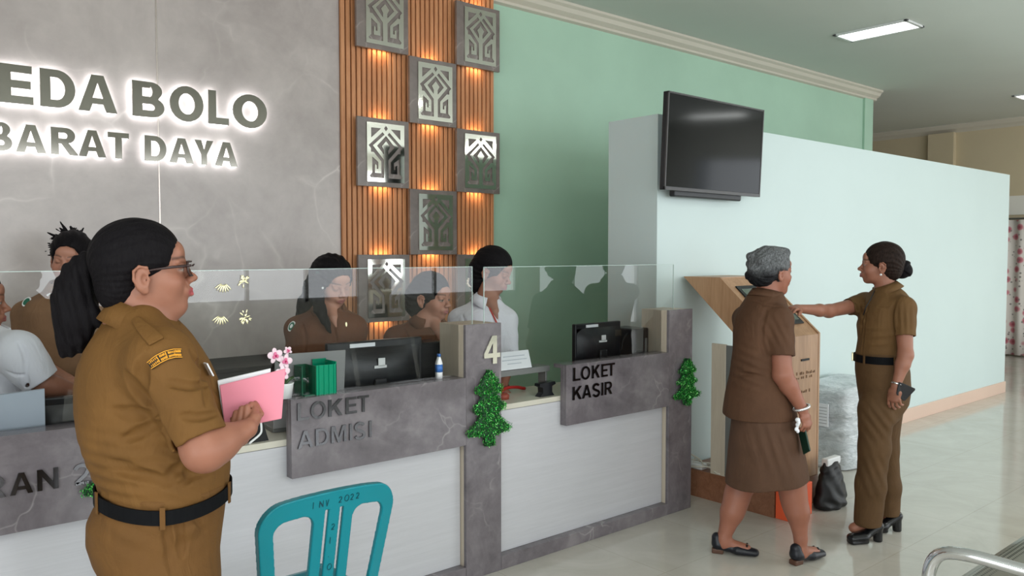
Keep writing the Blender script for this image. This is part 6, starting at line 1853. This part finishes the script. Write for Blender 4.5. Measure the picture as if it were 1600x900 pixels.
def hair_C(P, H, v, rt):
    f = Fld(H.o - .2, H.o + .2, .004); hair_cap(f, H, 1.0); f.warp(clumps(H, .0014, 20)); P.add('hair', f, M['hair_black'])
def hair_D(P, H, v, rt):
    U3 = lambda x, y, d: unproj(x, y, d * 1.045)
    D = 3.83
    f = Fld(np.minimum(U3(445, 520, D), U3(560, 395, D)) - .15, np.maximum(U3(445, 520, D), U3(560, 395, D)) + .15, .0035)
    hair_cap(f, H, 1.2, line=.002, puff=.002)
    f.ell(H.p(0, -.045, .0), (.088, .07, .09), H.R, .03)
    q = [U3(*p) for p in ((506, 425, D + .02), (496, 450, D + .03), (484, 480, D + .06), (474, 505, D + .09))]; f.chain(q, [.062, .060, .058, .045], .03, flat=v, fs=.8)
    q = [U3(*p) for p in ((497, 440, D - .07), (495, 462, D - .09), (500, 485, D - .12), (509, 503, D - .13), (517, 520, D - .13))]; f.chain(q, [.030, .029, .025, .018, .007], .02)
    q = [U3(*p) for p in ((539, 428, D - .02), (541, 440, D - .0), (540, 455, D + .02))]; f.chain(q, [.020, .016, .008], .02)
    f.warp(clumps(H, .0020, 18)); f.warp(lambda X, Y, Z: (.0018 * np.sin(190 * (X * rt[0] + Y * rt[1]) + 12 * Z)).astype(np.float32))
    P.add('hair', f, M['hair_black'])
    bm = bm_new(); r0 = bmesh.ops.create_uvsphere(bm, u_segments=10, v_segments=6, radius=.006)
    for q in r0['verts']: q.co += Vector(U3(504, 450, 3.74))
    P.bm('earring', bm, M['white_plastic'], smooth=True)
    bm = bm_new(); r0 = bmesh.ops.create_uvsphere(bm, u_segments=10, v_segments=6, radius=.016)
    for q in r0['verts']: q.co = Vector((q.co.x, q.co.y, q.co.z * .6)) + Vector(U3(498, 427, 3.765))
    P.bm('hair_bow', bm, new_mat('bow_green', lin(70, 104, 96), .6), smooth=True)
def hair_E(P, H, v, rt):
    U3 = lambda x, y, d: unproj(x, y, d * 1.045)
    D = 4.0
    f = Fld(np.minimum(U3(630, 510, D), U3(705, 425, D)) - .12, np.maximum(U3(630, 510, D), U3(705, 425, D)) + .12, .004)
    hair_cap(f, H, 1.1, puff=.002); f.ell(H.p(0, -.055, -.01), (.085, .06, .09), H.R, .03)
    q = [U3(*p) for p in ((650, 462, D + .02), (650, 480, D + .02), (652, 494, D + .02))]; f.chain(q, [.058, .048, .02], .03)
    f.warp(clumps(H, .0018, 18)); P.add('hair', f, M['hair_black'])
def hair_F(P, H, v, rt):
    U3 = lambda x, y, d: unproj(x, y, d * 1.045)
    D = 4.25
    f = Fld(np.minimum(U3(725, 470, D), U3(805, 388, D)) - .12, np.maximum(U3(725, 470, D), U3(805, 388, D)) + .12, .0035)
    hair_cap(f, H, 1.2, puff=.004); f.ell(H.p(0, -.055, .01), (.075, .06, .08), H.R, .03)
    q = [U3(*p) for p in ((746, 420, D), (744, 440, D + .01), (746, 458, D + .02))]; f.chain(q, [.048, .040, .018], .03)
    f.warp(clumps(H, .0016, 20)); P.add('hair', f, M['hair_black'])
    bm = bm_new(); c = U3(735, 441, D - .0)
    for i in range(9):
        a = i * .7; r0 = bmesh.ops.create_uvsphere(bm, u_segments=8, v_segments=6, radius=.009)
        for q in r0['verts']: q.co += Vector(c + rt * .014 * math.cos(a) + np.array([0, 0, .020 * math.sin(a)]) - v * .01)
    P.bm('hair_tie', bm, new_mat('scrunchie', lin(226, 214, 196), .8), smooth=True)

def build_people():
    H, P = person_near(); folder()
    person_pointing(); purse()
    person_grey(); grey_things()
    # B: standing at the back left, facing us, eyes lowered
    P, H = staff('woman in light brown uniform with messy tied hair standing behind the near woman', 3.75, 100, (110, 405, 3.75, -16, -8, 6, 1.0), SKIN['c'], 'b', M['khaki_b'],
          [(454, 84, 126, .05), (460, 70, 140, .085), (470, 52, 152, .11), (485, 42, 160, .125), (520, 44, 160, .13), (560, 52, 158, .13), (600, 56, 156, .13), (640, 56, 156, .13)],
          [((44, 492, 3.75), (44, 560, 3.70), (105, 592, 3.50), dict(sl=.62, r0=.062, r1=.060, s=.95)), ((158, 492, 3.78), (170, 560, 3.75), (130, 600, 3.52), dict(sl=.6))],
          neck=(104, 452, 3.76), vn=[(103, 450), (102, 462), (100, 478)], collar_=((104, 452, 3.76), .062, 12, -5, 42), hair_fn=hair_B, ks=1.0)
    round_patch(P, 42, 472, .021, .027, ('white', 'green'), .3, inner=.74)
    tree = bvh_of(P, 'shirt'); tri = []
    for x, y in ((72, 461), (85, 453), (84, 469)):
        h, n = surf_pt(x, y, tree)
        if h is not None: tri.append(h + (Vector((0, 0, CAMH)) - h).normalized() * .006)
    if len(tri) == 3:
        bm = bm_new(); bm.faces.new([bm.verts.new(p) for p in tri]); o = P.bm('white_badge', bm, M['paper']); md = o.modifiers.new('s', 'SOLIDIFY'); md.thickness = .002
    # C: white shirt at the picture edge
    P, H = staff('person in a white shirt with grey collar at the left picture edge', 2.85, 10, (-42, 470, 2.85, 88, -4, 0, 1.0), SKIN['b'], 'b', M['white_cloth'],
          [(520, -62, 5, .06), (528, -75, 22, .10), (542, -88, 45, .15), (565, -95, 55, .17), (600, -95, 55, .175), (640, -92, 52, .175), (680, -90, 50, .17), (720, -90, 50, .17)],
          [((28, 552, 2.72), (68, 600, 2.76), (125, 612, 2.84), dict(sl=.9, r0=.070, r1=.064, s=.95)), ((0, 560, 3.02), (40, 612, 3.05), (100, 615, 2.98), dict(sl=.9))],
          extra=lambda f: (f.groove([(30, 536), (42, 556), (40, 590), (44, 612)], .005, .012), f.groove([(10, 580), (22, 588), (38, 585)], .003, .008)), neck=(-32, 520, 2.85), collar_=((-25, 519, 2.85), .072, 20, 80, 22), hair_fn=hair_C, closed=False)
    # D: seated woman left
    P, H = staff('brown-uniformed woman with long black hair looking down, above the large monitor', 3.83, 505, (520, 441, 3.83, 32, -20, -4, 1.0), SKIN['d'], 'b', M['khaki_d'],
          [(487, 494, 538, .05), (493, 482, 550, .085), (502, 468, 560, .11), (516, 458, 562, .125), (545, 456, 562, .13), (580, 458, 562, .13), (620, 460, 560, .13)],
          [((466, 515, 3.86), (470, 590, 3.80), (545, 622, 3.72), dict(sl=.85, r0=.062, r1=.060)), ((552, 515, 3.84), (560, 590, 3.80), (552, 624, 3.72), dict(sl=.8))],
          extra=lambda f: (f.groove([(517, 500), (524, 520), (527, 560)], .004, .01), f.groove([(472, 505), (478, 530), (474, 560)], .005, .012)), neck=(514, 482, 3.84), collar_=((516, 484, 3.82), .058, 18, 15, 46), vn=[(517, 483), (521, 497), (526, 512)], hair_fn=hair_D)
    round_patch(P, 456, 510, .018, .027, ('white', 'green', 'white'), -.25, inner=.8)
    round_patch(P, 541, 507, .004, .011, ('gold', 'gold'), 0, 'brooch')
    # E: middle woman
    P, H = staff('brown-uniformed woman looking right, behind the glass between the monitor and pillar 4', 4.0, 665, (675, 465, 4.0, 55, -6, 0, .98), SKIN['c'], 'b', M['khaki_d'],
          [(508, 646, 691, .055), (513, 632, 704, .09), (521, 620, 714, .12), (534, 612, 718, .13), (560, 612, 716, .13), (600, 614, 714, .13), (640, 616, 712, .13)],
          [((620, 530, 4.02), (622, 592, 3.97), (660, 625, 3.90), dict(sl=.85, r0=.060)), ((712, 530, 4.02), (712, 590, 3.97), (700, 625, 3.9), dict(sl=.85))],
          extra=lambda f: (f.groove([(680, 515), (686, 540), (686, 570)], .004, .01), f.groove([(632, 515), (640, 535), (638, 560)], .005, .012)), neck=(666, 502, 4.0), collar_=((668, 504, 4.0), .058, 15, 35, 46), vn=[(679, 505), (683, 518), (687, 532)], hair_fn=hair_E, closed=False)
    round_patch(P, 611, 508, .010, .010, ('white', 'white'), 0)
    # F: white shirted girl
    P, H = staff('young woman in a white shirt with red lanyard behind pillar 4', 4.25, 755, (771, 424, 4.25, 68, -20, 0, .98), SKIN['b'], 'b', M['white_cloth'],
          [(475, 743, 780, .055), (481, 730, 788, .09), (490, 718, 796, .12), (502, 712, 799, .13), (530, 712, 797, .13), (570, 714, 794, .13), (610, 716, 792, .13)],
          [((719, 500, 4.27), (722, 566, 4.22), (752, 604, 4.12), dict(sl=.9, r0=.060, r1=.056)), ((790, 500, 4.24), (796, 560, 4.18), (786, 604, 4.08), dict(sl=.9, r0=.058, r1=.054))],
          extra=lambda f: (f.groove([(768, 485), (776, 505), (778, 540)], .004, .01), f.groove([(722, 492), (730, 512), (728, 545)], .005, .012), f.groove([(738, 520), (748, 524), (758, 520)], .0035, .008)), neck=(762, 468, 4.25), collar_=((762, 471, 4.24), .058, 16, 45, 50), vn=[(768, 474), (773, 486), (778, 500)], hair_fn=hair_F, lower=M['khaki_gs'], lip=(.30, .08, .08))
    v, rt = hdir(765)
    bm = bm_new(); tree = bvh_of(P, 'shirt'); pts = []
    for x, y in ((762, 476), (766, 484), (770, 492), (775, 502), (779, 512)):
        h, n = surf_pt(x, y, tree)
        if h is not None: pts.append(tuple(h - Vector(v) * .006))
    if len(pts) > 1: bm_tube(bm, pts, .005, 6); P.bm('lanyard', bm, M['red'])
    else: bm.free()
build_people()
